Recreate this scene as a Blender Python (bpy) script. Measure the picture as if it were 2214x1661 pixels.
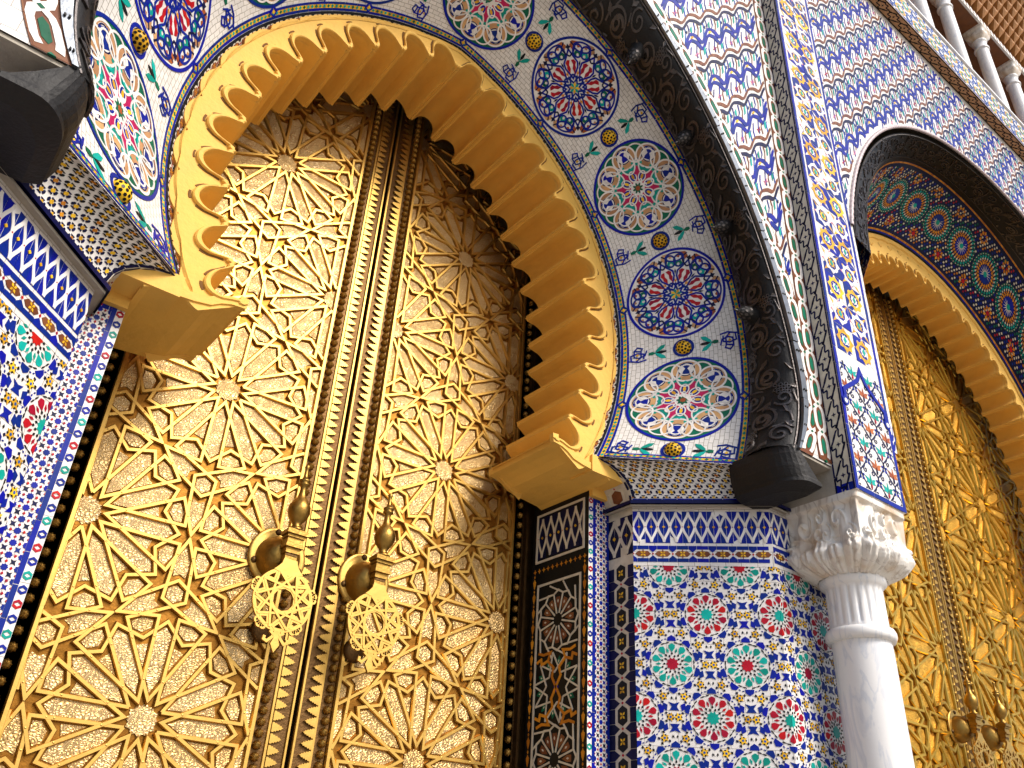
import bpy, math, random
import numpy as np
from mathutils import Matrix
rng = random.Random(7)
pi = math.pi
S = 4.0          # metres per layout unit
Z0 = 1.5         # eye height
scene = bpy.context.scene
for o in list(bpy.data.objects):
    bpy.data.objects.remove(o)

# ------------------------------------------------------------------ camera
cam_d = bpy.data.cameras.new('camera')
cam = bpy.data.objects.new('camera', cam_d)
scene.collection.objects.link(cam)
yaw, pitch, roll = (math.radians(a) for a in (36.881, 30.990, 3.596))
fw = np.array([math.sin(yaw) * math.cos(pitch), math.cos(yaw) * math.cos(pitch), math.sin(pitch)])
rt = np.array([math.cos(yaw), -math.sin(yaw), 0.0])
up = np.cross(rt, fw)
r2 = math.cos(roll) * rt + math.sin(roll) * up
u2 = -math.sin(roll) * rt + math.cos(roll) * up
M = Matrix(((r2[0], u2[0], -fw[0], 0), (r2[1], u2[1], -fw[1], 0), (r2[2], u2[2], -fw[2], Z0), (0, 0, 0, 1)))
cam.matrix_world = M
cam_d.sensor_width = 36.0
cam_d.lens = 36.0 * 1857.5 / 2214.0
cam_d.clip_start = 0.05
cam_d.clip_end = 3000
scene.camera = cam
scene.render.resolution_x, scene.render.resolution_y = 1024, 768

# ------------------------------------------------------------------ sky, sun, exposure
world = bpy.data.worlds.new('World')
scene.world = world
world.use_nodes = True
wn = world.node_tree.nodes
wl = world.node_tree.links
bg = wn['Background']
sky = wn.new('ShaderNodeTexSky')
sky.sky_type = 'NISHITA'
sky.sun_disc = False
SUN_EL, SUN_AZ = 56.0, -150.0      # azimuth measured from +x, counter-clockwise: light comes from the front
SUN_DIR = np.array([math.cos(math.radians(SUN_AZ)) * math.cos(math.radians(SUN_EL)),
                    math.sin(math.radians(SUN_AZ)) * math.cos(math.radians(SUN_EL)),
                    math.sin(math.radians(SUN_EL))])
SUN_DIR = np.array([0.22, -0.70, 0.66]); SUN_DIR = SUN_DIR / np.linalg.norm(SUN_DIR)
sky.sun_elevation = math.asin(SUN_DIR[2])
sky.sun_rotation = math.atan2(SUN_DIR[0], SUN_DIR[1])
sky.air_density = 1.0
sky.dust_density = 2.5
sky.ozone_density = 1.0
wl.new(sky.outputs[0], bg.inputs[0])
bg.inputs[1].default_value = 0.115
sun_d = bpy.data.lights.new('sun', 'SUN')
sun_d.energy = 2.4
sun_d.angle = math.radians(20)
sun_d.color = (1.0, 0.95, 0.88)
sun = bpy.data.objects.new('sun', sun_d)
scene.collection.objects.link(sun)
from mathutils import Vector
sun.rotation_euler = Vector(tuple(SUN_DIR)).to_track_quat('Z', 'Y').to_euler()
sun.location = (0, -10, 15)
vs = scene.view_settings
vs.view_transform = 'Standard'
vs.look = 'None'
vs.exposure = 0.68
vs.gamma = 1.0
vs.use_curve_mapping = False

# ------------------------------------------------------------------ materials
MATS = {}
def nodes_of(name):
    m = bpy.data.materials.new(name)
    m.use_nodes = True
    nt = m.node_tree
    return m, nt, nt.nodes, nt.links, nt.nodes['Principled BSDF']

def rnd_value(n, l):
    gi = n.new('ShaderNodeNewGeometry'); oi = n.new('ShaderNodeObjectInfo')
    ad = n.new('ShaderNodeMath'); ad.operation = 'ADD'
    l.new(gi.outputs['Random Per Island'], ad.inputs[0]); l.new(oi.outputs['Random'], ad.inputs[1])
    fr = n.new('ShaderNodeMath'); fr.operation = 'FRACT'; l.new(ad.outputs[0], fr.inputs[0])
    return fr.outputs[0]

def glaze(name, c, var=0.35, rough=0.20, hue=0.008, bump=0.12):
    m, nt, n, l, b = nodes_of(name)
    r = rnd_value(n, l)
    tc = n.new('ShaderNodeTexCoord')
    nz = n.new('ShaderNodeTexNoise'); nz.inputs['Scale'].default_value = 22; nz.inputs['Detail'].default_value = 4
    l.new(tc.outputs['Object'], nz.inputs['Vector'])
    hs = n.new('ShaderNodeHueSaturation'); hs.inputs['Color'].default_value = (*c, 1)
    mr = n.new('ShaderNodeMapRange'); mr.inputs[3].default_value = 1 - var; mr.inputs[4].default_value = 1 + var * .7
    l.new(r, mr.inputs[0])
    m2 = n.new('ShaderNodeMapRange'); m2.inputs[1].default_value = .3; m2.inputs[2].default_value = .7
    m2.inputs[3].default_value = .85; m2.inputs[4].default_value = 1.1
    l.new(nz.outputs[0], m2.inputs[0])
    mu = n.new('ShaderNodeMath'); mu.operation = 'MULTIPLY'; l.new(mr.outputs[0], mu.inputs[0]); l.new(m2.outputs[0], mu.inputs[1])
    l.new(mu.outputs[0], hs.inputs['Value'])
    mh = n.new('ShaderNodeMapRange'); mh.inputs[3].default_value = .5 - hue; mh.inputs[4].default_value = .5 + hue
    l.new(r, mh.inputs[0]); l.new(mh.outputs[0], hs.inputs['Hue'])
    l.new(hs.outputs[0], b.inputs['Base Color'])
    m3 = n.new('ShaderNodeMapRange'); m3.inputs[3].default_value = rough; m3.inputs[4].default_value = rough + .25
    l.new(nz.outputs[0], m3.inputs[0]); l.new(m3.outputs[0], b.inputs['Roughness'])
    bp = n.new('ShaderNodeBump'); bp.inputs['Strength'].default_value = bump; bp.inputs['Distance'].default_value = .004
    l.new(nz.outputs[0], bp.inputs['Height']); l.new(bp.outputs[0], b.inputs['Normal'])
    b.inputs['Specular IOR Level'].default_value = .14
    MATS[name] = m
    return m

for nm, c in dict(white=(.80, .76, .72), blue=(.004, .018, .26), sky_blue=(.010, .10, .42), navy=(.006, .008, .05),
                  black=(.010, .010, .011), red=(.42, .008, .022), turquoise=(.005, .33, .27), green=(.006, .14, .075),
                  yellow=(.78, .44, .025), orange=(.62, .23, .02), brown=(.20, .07, .03), magenta=(.45, .015, .10),
                  pink=(.75, .22, .32), tan=(.55, .30, .14), ivory=(.66, .60, .48), rust=(.42, .11, .03)).items():
    glaze(nm, c, var=.12 if nm in ('white', 'ivory') else .3)

def simple(name, c, rough=.6, metal=0.0, scale=12, var=.25, bump=.3, bdist=.01, c2=None, detail=6):
    m, nt, n, l, b = nodes_of(name)
    tc = n.new('ShaderNodeTexCoord')
    nz = n.new('ShaderNodeTexNoise'); nz.inputs['Scale'].default_value = scale; nz.inputs['Detail'].default_value = detail
    nz.inputs['Roughness'].default_value = .62
    l.new(tc.outputs['Object'], nz.inputs['Vector'])
    cr = n.new('ShaderNodeValToRGB')
    cr.color_ramp.elements[0].position = .3; cr.color_ramp.elements[1].position = .72
    d = c2 if c2 else tuple(x * (1 - var) for x in c)
    cr.color_ramp.elements[0].color = (*d, 1); cr.color_ramp.elements[1].color = (*c, 1)
    l.new(nz.outputs[0], cr.inputs[0]); l.new(cr.outputs[0], b.inputs['Base Color'])
    b.inputs['Metallic'].default_value = metal
    m3 = n.new('ShaderNodeMapRange'); m3.inputs[3].default_value = max(.02, rough - .12); m3.inputs[4].default_value = rough + .12
    l.new(nz.outputs[0], m3.inputs[0]); l.new(m3.outputs[0], b.inputs['Roughness'])
    n2 = n.new('ShaderNodeTexNoise'); n2.inputs['Scale'].default_value = scale * 5; n2.inputs['Detail'].default_value = 5
    l.new(tc.outputs['Object'], n2.inputs['Vector'])
    ad = n.new('ShaderNodeMath'); l.new(nz.outputs[0], ad.inputs[0]); l.new(n2.outputs[0], ad.inputs[1])
    bp = n.new('ShaderNodeBump'); bp.inputs['Strength'].default_value = bump; bp.inputs['Distance'].default_value = bdist
    l.new(ad.outputs[0], bp.inputs['Height']); l.new(bp.outputs[0], b.inputs['Normal'])
    MATS[name] = m
    return m

simple('stucco', (.86, .50, .095), rough=.75, scale=5, var=.12, bump=.35, bdist=.012)
simple('groove_shade', (.20, .085, .015), rough=.9)  # dark brown standing in for the shade inside incised grooves
simple('rim_tile', (.62, .50, .50), rough=.4, scale=30)
simple('grout', (.42, .38, .32), rough=.9, scale=40)
simple('plaster', (.45, .40, .33), rough=.9)
simple('bronze', (.12, .105, .10), rough=.42, metal=.75, scale=14, var=.4, bump=.4)
simple('bronze_dark', (.014, .012, .011), rough=.6, metal=.3, scale=14, var=.4)
simple('sheet_metal', (.22, .24, .27), rough=.38, metal=.8, scale=6, var=.3, bump=.2)
simple('brass_bright', (.60, .37, .095), rough=.42, metal=1.0, scale=9, var=.18, bump=.12, bdist=.004)
simple('brass_gold', (.70, .42, .06), rough=.36, metal=1.0, scale=9, var=.25, bump=.15, bdist=.004)
simple('brass_aged', (.46, .27, .065), rough=.40, metal=1.0, scale=14, var=.45, bump=.3, bdist=.006)
simple('brass_dark', (.16, .085, .03), rough=.5, metal=.9, scale=14, var=.45, bump=.3)
simple('wood_carved', (.46, .19, .035), rough=.6, scale=8, var=.4, bump=.4)
simple('wood_dark', (.22, .075, .018), rough=.6, scale=8, var=.4, bump=.4)
simple('paving', (.30, .27, .23), rough=.85, scale=1.5, var=.2)
simple('core', (.30, .27, .23), rough=.95)
simple('white_lead', (.72, .70, .67), rough=.6, scale=10, var=.12)

def brass_plate(name, c, c2, silver, engr=55.0, depth=.006):
    """Chased plate: scrolling engraving as relief over patchy worn brass."""
    m, nt, n, l, b = nodes_of(name)
    tc = n.new('ShaderNodeTexCoord')
    big = n.new('ShaderNodeTexNoise'); big.inputs['Scale'].default_value = 1.3; big.inputs['Detail'].default_value = 5
    l.new(tc.outputs['Object'], big.inputs['Vector'])
    ds = n.new('ShaderNodeTexNoise'); ds.inputs['Scale'].default_value = 14; ds.inputs['Detail'].default_value = 1
    l.new(tc.outputs['Object'], ds.inputs['Vector'])
    vm = n.new('ShaderNodeVectorMath'); vm.operation = 'MULTIPLY_ADD'
    vm.inputs[1].default_value = (.06, .06, .06)
    l.new(ds.outputs['Color'], vm.inputs[0]); l.new(tc.outputs['Object'], vm.inputs[2])
    vo = n.new('ShaderNodeTexVoronoi'); vo.feature = 'F1'; vo.inputs['Scale'].default_value = engr * .42
    l.new(vm.outputs[0], vo.inputs['Vector'])
    sn = n.new('ShaderNodeMath'); sn.operation = 'MULTIPLY'; sn.inputs[1].default_value = 17.0
    l.new(vo.outputs['Distance'], sn.inputs[0])
    si = n.new('ShaderNodeMath'); si.operation = 'SINE'; l.new(sn.outputs[0], si.inputs[0])
    cr = n.new('ShaderNodeValToRGB')
    e = cr.color_ramp.elements
    e[0].position = .30; e[0].color = (*c2, 1); e[1].position = .70; e[1].color = (*c, 1)
    l.new(big.outputs[0], cr.inputs[0])
    rr = rnd_value(n, l)
    mixs = n.new('ShaderNodeMix'); mixs.data_type = 'RGBA'
    mm = n.new('ShaderNodeMapRange'); mm.inputs[1].default_value = -.2; mm.inputs[2].default_value = 1
    mm.inputs[3].default_value = .25; mm.inputs[4].default_value = .85
    l.new(si.outputs[0], mm.inputs[0])
    ml = n.new('ShaderNodeMath'); ml.operation = 'MULTIPLY'; l.new(mm.outputs[0], ml.inputs[0])
    m9 = n.new('ShaderNodeMapRange'); m9.inputs[3].default_value = .55; m9.inputs[4].default_value = 1.0
    l.new(rr, m9.inputs[0]); l.new(m9.outputs[0], ml.inputs[1])
    l.new(ml.outputs[0], mixs.inputs[0])
    l.new(cr.outputs[0], mixs.inputs[6]); mixs.inputs[7].default_value = (*silver, 1)
    l.new(mixs.outputs[2], b.inputs['Base Color'])
    b.inputs['Metallic'].default_value = .92
    b.inputs['Roughness'].default_value = .42
    bp = n.new('ShaderNodeBump'); bp.inputs['Strength'].default_value = .35; bp.inputs['Distance'].default_value = depth
    l.new(si.outputs[0], bp.inputs['Height']); l.new(bp.outputs[0], b.inputs['Normal'])
    MATS[name] = m
brass_plate('brass_plate', (.50, .33, .12), (.44, .24, .06), (.60, .46, .27), engr=125.0, depth=.004)
brass_plate('brass_plate_deep', (.58, .33, .04), (.38, .17, .02), (.66, .40, .07), engr=125.0, depth=.004)

def marble(name, base, vein, stain=None):
    m, nt, n, l, b = nodes_of(name)
    tc = n.new('ShaderNodeTexCoord')
    mp = n.new('ShaderNodeMapping'); mp.inputs['Scale'].default_value = (3.0, 3.0, .8)
    l.new(tc.outputs['Object'], mp.inputs[0])
    nz = n.new('ShaderNodeTexNoise'); nz.inputs['Scale'].default_value = 2.2; nz.inputs['Detail'].default_value = 8
    nz.inputs['Distortion'].default_value = 1.6
    l.new(mp.outputs[0], nz.inputs['Vector'])
    cr = n.new('ShaderNodeValToRGB')
    e = cr.color_ramp.elements
    e[0].position = .46; e[0].color = (*base, 1)
    e[1].position = .54; e[1].color = (*base, 1)
    x = e.new(.5); x.color = (*vein, 1)
    l.new(nz.outputs[0], cr.inputs[0])
    out = cr.outputs[0]
    if stain:
        n2 = n.new('ShaderNodeTexNoise'); n2.inputs['Scale'].default_value = 5; n2.inputs['Detail'].default_value = 6
        l.new(tc.outputs['Object'], n2.inputs['Vector'])
        c2 = n.new('ShaderNodeValToRGB'); c2.color_ramp.elements[0].position = .47; c2.color_ramp.elements[1].position = .72
        l.new(n2.outputs[0], c2.inputs[0])
        mx = n.new('ShaderNodeMix'); mx.data_type = 'RGBA'
        l.new(c2.outputs[0], mx.inputs[0]); l.new(out, mx.inputs[6]); mx.inputs[7].default_value = (*stain, 1)
        out = mx.outputs[2]
    l.new(out, b.inputs['Base Color'])
    b.inputs['Roughness'].default_value = .38
    n3 = n.new('ShaderNodeTexNoise'); n3.inputs['Scale'].default_value = 60
    l.new(tc.outputs['Object'], n3.inputs['Vector'])
    bp = n.new('ShaderNodeBump'); bp.inputs['Strength'].default_value = .12; bp.inputs['Distance'].default_value = .003
    l.new(n3.outputs[0], bp.inputs['Height']); l.new(bp.outputs[0], b.inputs['Normal'])
    MATS[name] = m
marble('marble', (.82, .80, .78), (.66, .67, .70))
marble('marble_carved', (.78, .74, .68), (.55, .50, .45), stain=(.52, .36, .20))

def scale_tiles(name, c, gc, sx, sy):
    """small white cut tiles laid like bricks: too small to pick apart singly"""
    m, nt, n, l, b = nodes_of(name)
    uv = n.new('ShaderNodeUVMap')
    br = n.new('ShaderNodeTexBrick')
    br.inputs['Scale'].default_value = 1.0
    br.inputs['Brick Width'].default_value = sx; br.inputs['Row Height'].default_value = sy
    br.inputs['Mortar Size'].default_value = .0016; br.inputs['Mortar Smooth'].default_value = .2
    br.inputs['Color1'].default_value = (*c, 1); br.inputs['Color2'].default_value = (*[x * .88 for x in c], 1)
    br.inputs['Mortar'].default_value = (*gc, 1)
    nz = n.new('ShaderNodeTexNoise'); nz.inputs['Scale'].default_value = 16
    l.new(uv.outputs[0], nz.inputs['Vector'])
    vm = n.new('ShaderNodeVectorMath'); vm.operation = 'MULTIPLY_ADD'; vm.inputs[1].default_value = (.012, .012, 0)
    l.new(nz.outputs['Color'], vm.inputs[0]); l.new(uv.outputs[0], vm.inputs[2]); l.new(vm.outputs[0], br.inputs['Vector'])
    l.new(br.outputs[0], b.inputs['Base Color'])
    b.inputs['Roughness'].default_value = .3
    bp = n.new('ShaderNodeBump'); bp.inputs['Strength'].default_value = .5; bp.inputs['Distance'].default_value = .002; bp.invert = True
    l.new(br.outputs['Fac'], bp.inputs['Height']); l.new(bp.outputs[0], b.inputs['Normal'])
    MATS[name] = m
scale_tiles('scale_white', (.80, .76, .71), (.30, .27, .22), .050, .026)
scale_tiles('joint_white', (.80, .76, .72), (.36, .32, .28), .085, .085)

# ------------------------------------------------------------------ mesh helpers
COL = scene.collection
WL = {}          # world translation of every object
class MB:
    def __init__(s):
        s.v = []; s.f = []; s.m = []; s.mats = []; s.n = 0; s.uv = []
    def mi(s, name):
        if name not in s.mats: s.mats.append(name)
        return s.mats.index(name)
    def add(s, V, F, mat):
        V = np.asarray(V, float).reshape(-1, 3); k = s.mi(mat); o = s.n
        s.v.append(V); s.n += len(V)
        for f in F:
            s.f.append([i + o for i in f]); s.m.append(k)
        return s
    def grid(s, P, mat, cu=False, cv=False):
        """P: (a,b,3) array"""
        P = np.asarray(P, float); a, b = P.shape[:2]
        F = []
        for i in range(a if cu else a - 1):
            for j in range(b if cv else b - 1):
                i2, j2 = (i + 1) % a, (j + 1) % b
                F.append((i * b + j, i2 * b + j, i2 * b + j2, i * b + j2))
        return s.add(P.reshape(-1, 3), F, mat)
    def box(s, lo, hi, mat):
        x0, y0, z0 = lo; x1, y1, z1 = hi
        V = [(x0, y0, z0), (x1, y0, z0), (x1, y1, z0), (x0, y1, z0), (x0, y0, z1), (x1, y0, z1), (x1, y1, z1), (x0, y1, z1)]
        return s.add(V, [(0, 3, 2, 1), (4, 5, 6, 7), (0, 1, 5, 4), (1, 2, 6, 5), (2, 3, 7, 6), (3, 0, 4, 7)], mat)
    def lathe(s, c, prof, mat, n=24, flute=0, famp=0.0):
        c = np.asarray(c, float)
        th = np.linspace(0, 2 * pi, n, endpoint=False)
        P = np.zeros((len(prof), n, 3))
        for i, p in enumerate(prof):
            r, z = p[0], p[1]
            k = p[2] if len(p) > 2 else 0
            rr = r * (1 - k * famp * (0.5 + 0.5 * np.cos(th * flute)) ** 3) if flute else r
            P[i, :, 0] = c[0] + rr * np.cos(th); P[i, :, 1] = c[1] + rr * np.sin(th); P[i, :, 2] = c[2] + z
        return s.grid(P, mat, cv=True)
    def verts(s):
        return np.concatenate(s.v) if s.v else np.zeros((0, 3))
    def build(s, name, parent=None, smooth=False, origin=None, uv=None):
        V = s.verts()
        o = np.asarray(origin, float) if origin is not None else (V.min(0) + V.max(0)) / 2
        me = bpy.data.meshes.new(name)
        me.from_pydata((V - o).tolist(), [], s.f)
        for k in s.mats: me.materials.append(MATS[k])
        if len(s.mats) > 1: me.polygons.foreach_set('material_index', s.m)
        if smooth: me.polygons.foreach_set('use_smooth', [True] * len(s.f))
        if uv is not None:
            lay = me.uv_layers.new(name='UVMap')
            idx = np.empty(len(me.loops), int); me.loops.foreach_get('vertex_index', idx)
            lay.data.foreach_set('uv', np.asarray(uv, float)[idx].ravel())
        me.update()
        return link(name, me, o, parent)

def link(name, data, loc, parent=None):
    ob = bpy.data.objects.new(name, data)
    COL.objects.link(ob)
    loc = np.asarray(loc, float)
    WL[ob.name] = loc
    if parent is not None:
        ob.parent = parent
        ob.location = tuple(loc - WL[parent.name])
    else:
        ob.location = tuple(loc)
    return ob

def tag(o, label, cat, group=None):
    o['label'] = label; o['category'] = cat
    if group: o['group'] = group
    return o
def thing(name, label, cat, loc, group=None):
    return tag(link(name, None, loc), label, cat, group)

# ------------------------------------------------------------------ flat pieces (tiles)
def PL(pts, col, h=.004):
    pts = np.asarray(pts, float)
    return (pts, [list(range(len(pts)))], [list(range(len(pts)))], col, h)
def off(pts, w, closed):
    pts = np.asarray(pts, float); n = len(pts)
    nxt = np.concatenate([pts[1:], pts[:1]]); prv = np.concatenate([pts[-1:], pts[:-1]])
    d1 = pts - prv; d2 = nxt - pts
    if not closed:
        d1[0] = d2[0]; d2[-1] = d1[-1]
    d1 = d1 / np.maximum(np.linalg.norm(d1, axis=1, keepdims=True), 1e-9); d2 = d2 / np.maximum(np.linalg.norm(d2, axis=1, keepdims=True), 1e-9)
    n1 = d1[:, ::-1] * (-1, 1); n2 = d2[:, ::-1] * (-1, 1)
    m = n1 + n2; L = np.linalg.norm(m, axis=1, keepdims=True); m = m / np.maximum(L, 1e-6)
    c = np.maximum((m * n1).sum(1, keepdims=True), .28)
    return m * w / c
def FAN(pts, col, h=.004, nr=4):
    """disc-like tile cut into rings so that it follows a curved wall"""
    pts = np.asarray(pts, float); c = pts.mean(0); n = len(pts)
    V = np.concatenate([c + (pts - c) * (1 - k / nr) for k in range(nr)] + [c[None]])
    F = []
    for k in range(nr - 1):
        for i in range(n):
            j = (i + 1) % n; F.append([k * n + i, k * n + j, (k + 1) * n + j, (k + 1) * n + i])
    F += [[(nr - 1) * n + i, (nr - 1) * n + (i + 1) % n, nr * n] for i in range(n)]
    return (V, F, [list(range(n))], col, h)
def RB(pts, w, col, h=.006, closed=False):
    pts = np.asarray(pts, float); o = off(pts, w / 2, closed); n = len(pts)
    V = np.concatenate([pts + o, pts - o])
    F = []
    for i in range(n if closed else n - 1):
        j = (i + 1) % n
        F.append([i, n + i, n + j, j])
    if closed: loops = [list(range(n))[::-1], list(range(n, 2 * n))]
    else: loops = [list(range(n))[::-1] + list(range(n, 2 * n))]
    return (V, F, loops, col, h)
def xf(pc, rot=0.0, sc=1.0, tr=(0, 0), mirror=False, dh=0):
    V, F, L, c, h = pc
    V = V * sc
    if mirror: V = V * np.array([-1, 1.])
    ca, sa = math.cos(rot), math.sin(rot)
    V = V @ np.array([[ca, sa], [-sa, ca]]) + np.asarray(tr, float)
    return (V, F, L, c, h + dh)
def pol(r, a):
    a = math.radians(a); return (r * math.cos(a), r * math.sin(a))
def circ(r, n=32, c=(0, 0), ry=None):
    t = np.linspace(0, 2 * pi, n, endpoint=False)
    return np.c_[c[0] + r * np.cos(t), c[1] + (ry or r) * np.sin(t)]
def star(n, ro, ri, rot=0, c=(0, 0)):
    return np.array([np.add(c, pol(ro if k % 2 == 0 else ri, rot + 180 * k / n)) for k in range(2 * n)])
def dia(c, a, b=None, rot=0):
    b = b or a
    p = np.array([(a, 0), (0, b), (-a, 0), (0, -b)], float)
    t = math.radians(rot); R = np.array([[math.cos(t), math.sin(t)], [-math.sin(t), math.cos(t)]])
    return p @ R + np.asarray(c, float)
def rect(x0, y0, x1, y1): return np.array([(x0, y0), (x1, y0), (x1, y1), (x0, y1)], float)
def area(pc):
    V, F = pc[0].tolist(), pc[1]; a = 0
    for f in F:
        t = 0.0; x0, y0 = V[f[-1]]
        for i in f:
            x, y = V[i]; t += x0 * y - x * y0; x0, y0 = x, y
        a += abs(t) / 2
    return a
def cliprect(pts, x0, y0, x1, y1):
    P = [tuple(p) for p in pts]
    for ax, val, sg in ((0, x0, 1), (0, x1, -1), (1, y0, 1), (1, y1, -1)):
        Q = []
        for i in range(len(P)):
            a, b = P[i - 1], P[i]
            ia, ib = (a[ax] - val) * sg >= 0, (b[ax] - val) * sg >= 0
            if ia != ib:
                t = (val - a[ax]) / (b[ax] - a[ax]); Q.append(tuple(a[k] + t * (b[k] - a[k]) for k in (0, 1)))
            if ib: Q.append(b)
        P = Q
        if len(P) < 3: return None
    return np.array(P)
def clip(pcs, x0, y0, x1, y1):
    out = []
    for V, F, L, c, h in pcs:
        if V[:, 0].min() >= x0 and V[:, 0].max() <= x1 and V[:, 1].min() >= y0 and V[:, 1].max() <= y1:
            out.append((V, F, L, c, h)); continue
        if V[:, 0].max() <= x0 or V[:, 0].min() >= x1 or V[:, 1].max() <= y0 or V[:, 1].min() >= y1: continue
        for f in F:
            q = cliprect(V[f], x0, y0, x1, y1)
            if q is not None: out.append(PL(q, c, h))
    return out
def mask(pcs, inside):
    out = []
    for V, F, L, c, h in pcs:
        if len(F) == 1:
            if inside(*V.mean(0)): out.append((V, F, L, c, h))
        else:
            for f in F:
                if inside(*V[f].mean(0)): out.append(PL(V[f], c, h))
    return out

HS = 1.0
def batch(pcs, mp, hb=-.002, tilt=0.0):
    """map many pieces in one call -> list of (verts, faces, colour)"""
    A, Hh, cut = [], [], [0]
    meta = []
    for V, F, L, c, h in pcs:
        n = len(V); hh = np.full(n, h)
        if tilt and len(F) == 1:
            d = V - V.mean(0); hh = hh + d @ np.array([rng.uniform(-tilt, tilt), rng.uniform(-tilt, tilt)])
        lp = [i for l in L for i in l]
        A.append(V); A.append(V[lp]); Hh.append(hh * HS); Hh.append(np.full(len(lp), hb))
        FF = [list(f) for f in F]; o = n
        for l in L:
            k = len(l)
            for i in range(k):
                j = (i + 1) % k
                FF.append([l[j], l[i], o + i, o + j])
            o += k
        meta.append((FF, c)); cut.append(cut[-1] + o)
    A = np.concatenate(A); Hh = np.concatenate(Hh)
    W = mp(A[:, 0], A[:, 1], Hh)
    return [(W[cut[i]:cut[i + 1]], m[0], m[1]) for i, m in enumerate(meta)]
def emit(mb, pc, mp, hb=-.002, tilt=0.0):
    for V, F, c in batch([pc], mp, hb, tilt): mb.add(V, F, c)

def tiles(pcs, mp, parent, nsep=100, amin=2e-4, tilt=.02, name='tile', stuffname='small_tiles', hb=-.002, flat=.6):
    """largest pieces are parts of their own, the rest one joined part"""
    if not pcs: return
    ar = [area(p) for p in pcs]
    order = sorted(range(len(pcs)), key=lambda i: -ar[i])
    sep = set(i for i in order[:nsep] if ar[i] > amin)
    mb = MB()
    if flat != 1: pcs = [(V, F, L, c, h * flat) for V, F, L, c, h in pcs]
    for i, (V, F, c) in enumerate(batch(pcs, mp, hb, tilt)):
        if i in sep:
            m1 = MB(); m1.add(V, F, c); m1.build(name, parent)
        else:
            mb.add(V, F, c)
    if mb.n:
        o = mb.build(stuffname, parent); o['kind'] = 'stuff'

def plane(O, U, V, N):
    O, U, V, N = (np.asarray(a, float) for a in (O, U, V, N))
    return lambda u, v, h: O + np.outer(u, U) + np.outer(v, V) + np.outer(h, N)
def W3(x, y, z): return np.array([S * x, S * y, S * z + Z0])
def sheet(w, h, mp, mat, name, parent, z=0.0, nu=1, nv=1, uvs=1.0):
    us = np.linspace(0, w, nu + 1); vv = np.linspace(0, h, nv + 1)
    G = np.array([[(a, b) for b in vv] for a in us]).reshape(-1, 2)
    mb = MB(); mb.grid(mp(G[:, 0], G[:, 1], np.full(len(G), z)).reshape(nu + 1, nv + 1, 3), mat)
    return mb.build(name, parent, uv=G * uvs)

# ------------------------------------------------------------------ arches
def arch(ax, e, zc, r, zb, n=241, pinch=None):
    """pointed horseshoe arch, left foot to right foot, evenly spaced: (n,2) in layout units"""
    p1 = math.acos(min(1, max(-1, e / r))); p0 = math.asin((zb - zc) / r)
    ph = np.linspace(p0, p1, 1500); x = -e + r * np.cos(ph); z = zc + r * np.sin(ph)
    if pinch: x = x - pinch[1] * (np.clip(pinch[0] - z, 0, 1) / pinch[2]) ** 2
    X = np.r_[ax - x, (ax + x)[::-1][1:]]; Zz = np.r_[z, z[::-1][1:]]
    L = np.r_[0, np.cumsum(np.hypot(np.diff(X), np.diff(Zz)))]
    t = np.linspace(0, L[-1], n)
    return np.c_[np.interp(t, L, X), np.interp(t, L, Zz)]
def arch3(A, y):
    return np.c_[A[:, 0] * S, np.full(len(A), y * S), A[:, 1] * S + Z0]
def plen(P): return np.linalg.norm(np.diff(P, axis=0), axis=1).sum()
class Loft:
    """map (u along, v across, h out) onto the ruled surface between two space curves"""
    def __init__(s, A, B, flip=1.0):
        s.A, s.B = A, B; s.k = np.linspace(0, 1, len(A))
        s.L = (plen(A) + plen(B)) / 2; s.W = np.linalg.norm(A - B, axis=1).mean(); s.flip = flip
        tA = np.gradient(A, axis=0); tB = np.gradient(B, axis=0)
        N = np.cross((tA + tB), (B - A)); s.N = flip * N / np.linalg.norm(N, axis=1, keepdims=True)
    def __call__(s, u, v, h):
        t = np.clip(np.asarray(u) / s.L, 0, 1); w = (np.asarray(v) / s.W)[:, None]
        f = lambda C: np.stack([np.interp(t, s.k, C[:, i]) for i in range(3)], 1)
        return f(s.A) * (1 - w) + f(s.B) * w + f(s.N) * np.asarray(h)[:, None]
    def sheet(s, mat, name, parent, nu=160, nv=4, z=0.0, bulge=None):
        us = np.linspace(0, s.L, nu + 1); vs_ = np.linspace(0, s.W, nv + 1)
        G = np.array([[(a, b) for b in vs_] for a in us]).reshape(-1, 2)
        hh = np.full(len(G), z) if bulge is None else bulge(G[:, 1] / s.W)
        mb = MB(); mb.grid(s(G[:, 0], G[:, 1], hh).reshape(nu + 1, nv + 1, 3), mat)
        return mb.build(name, parent, uv=G, smooth=True)
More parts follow.
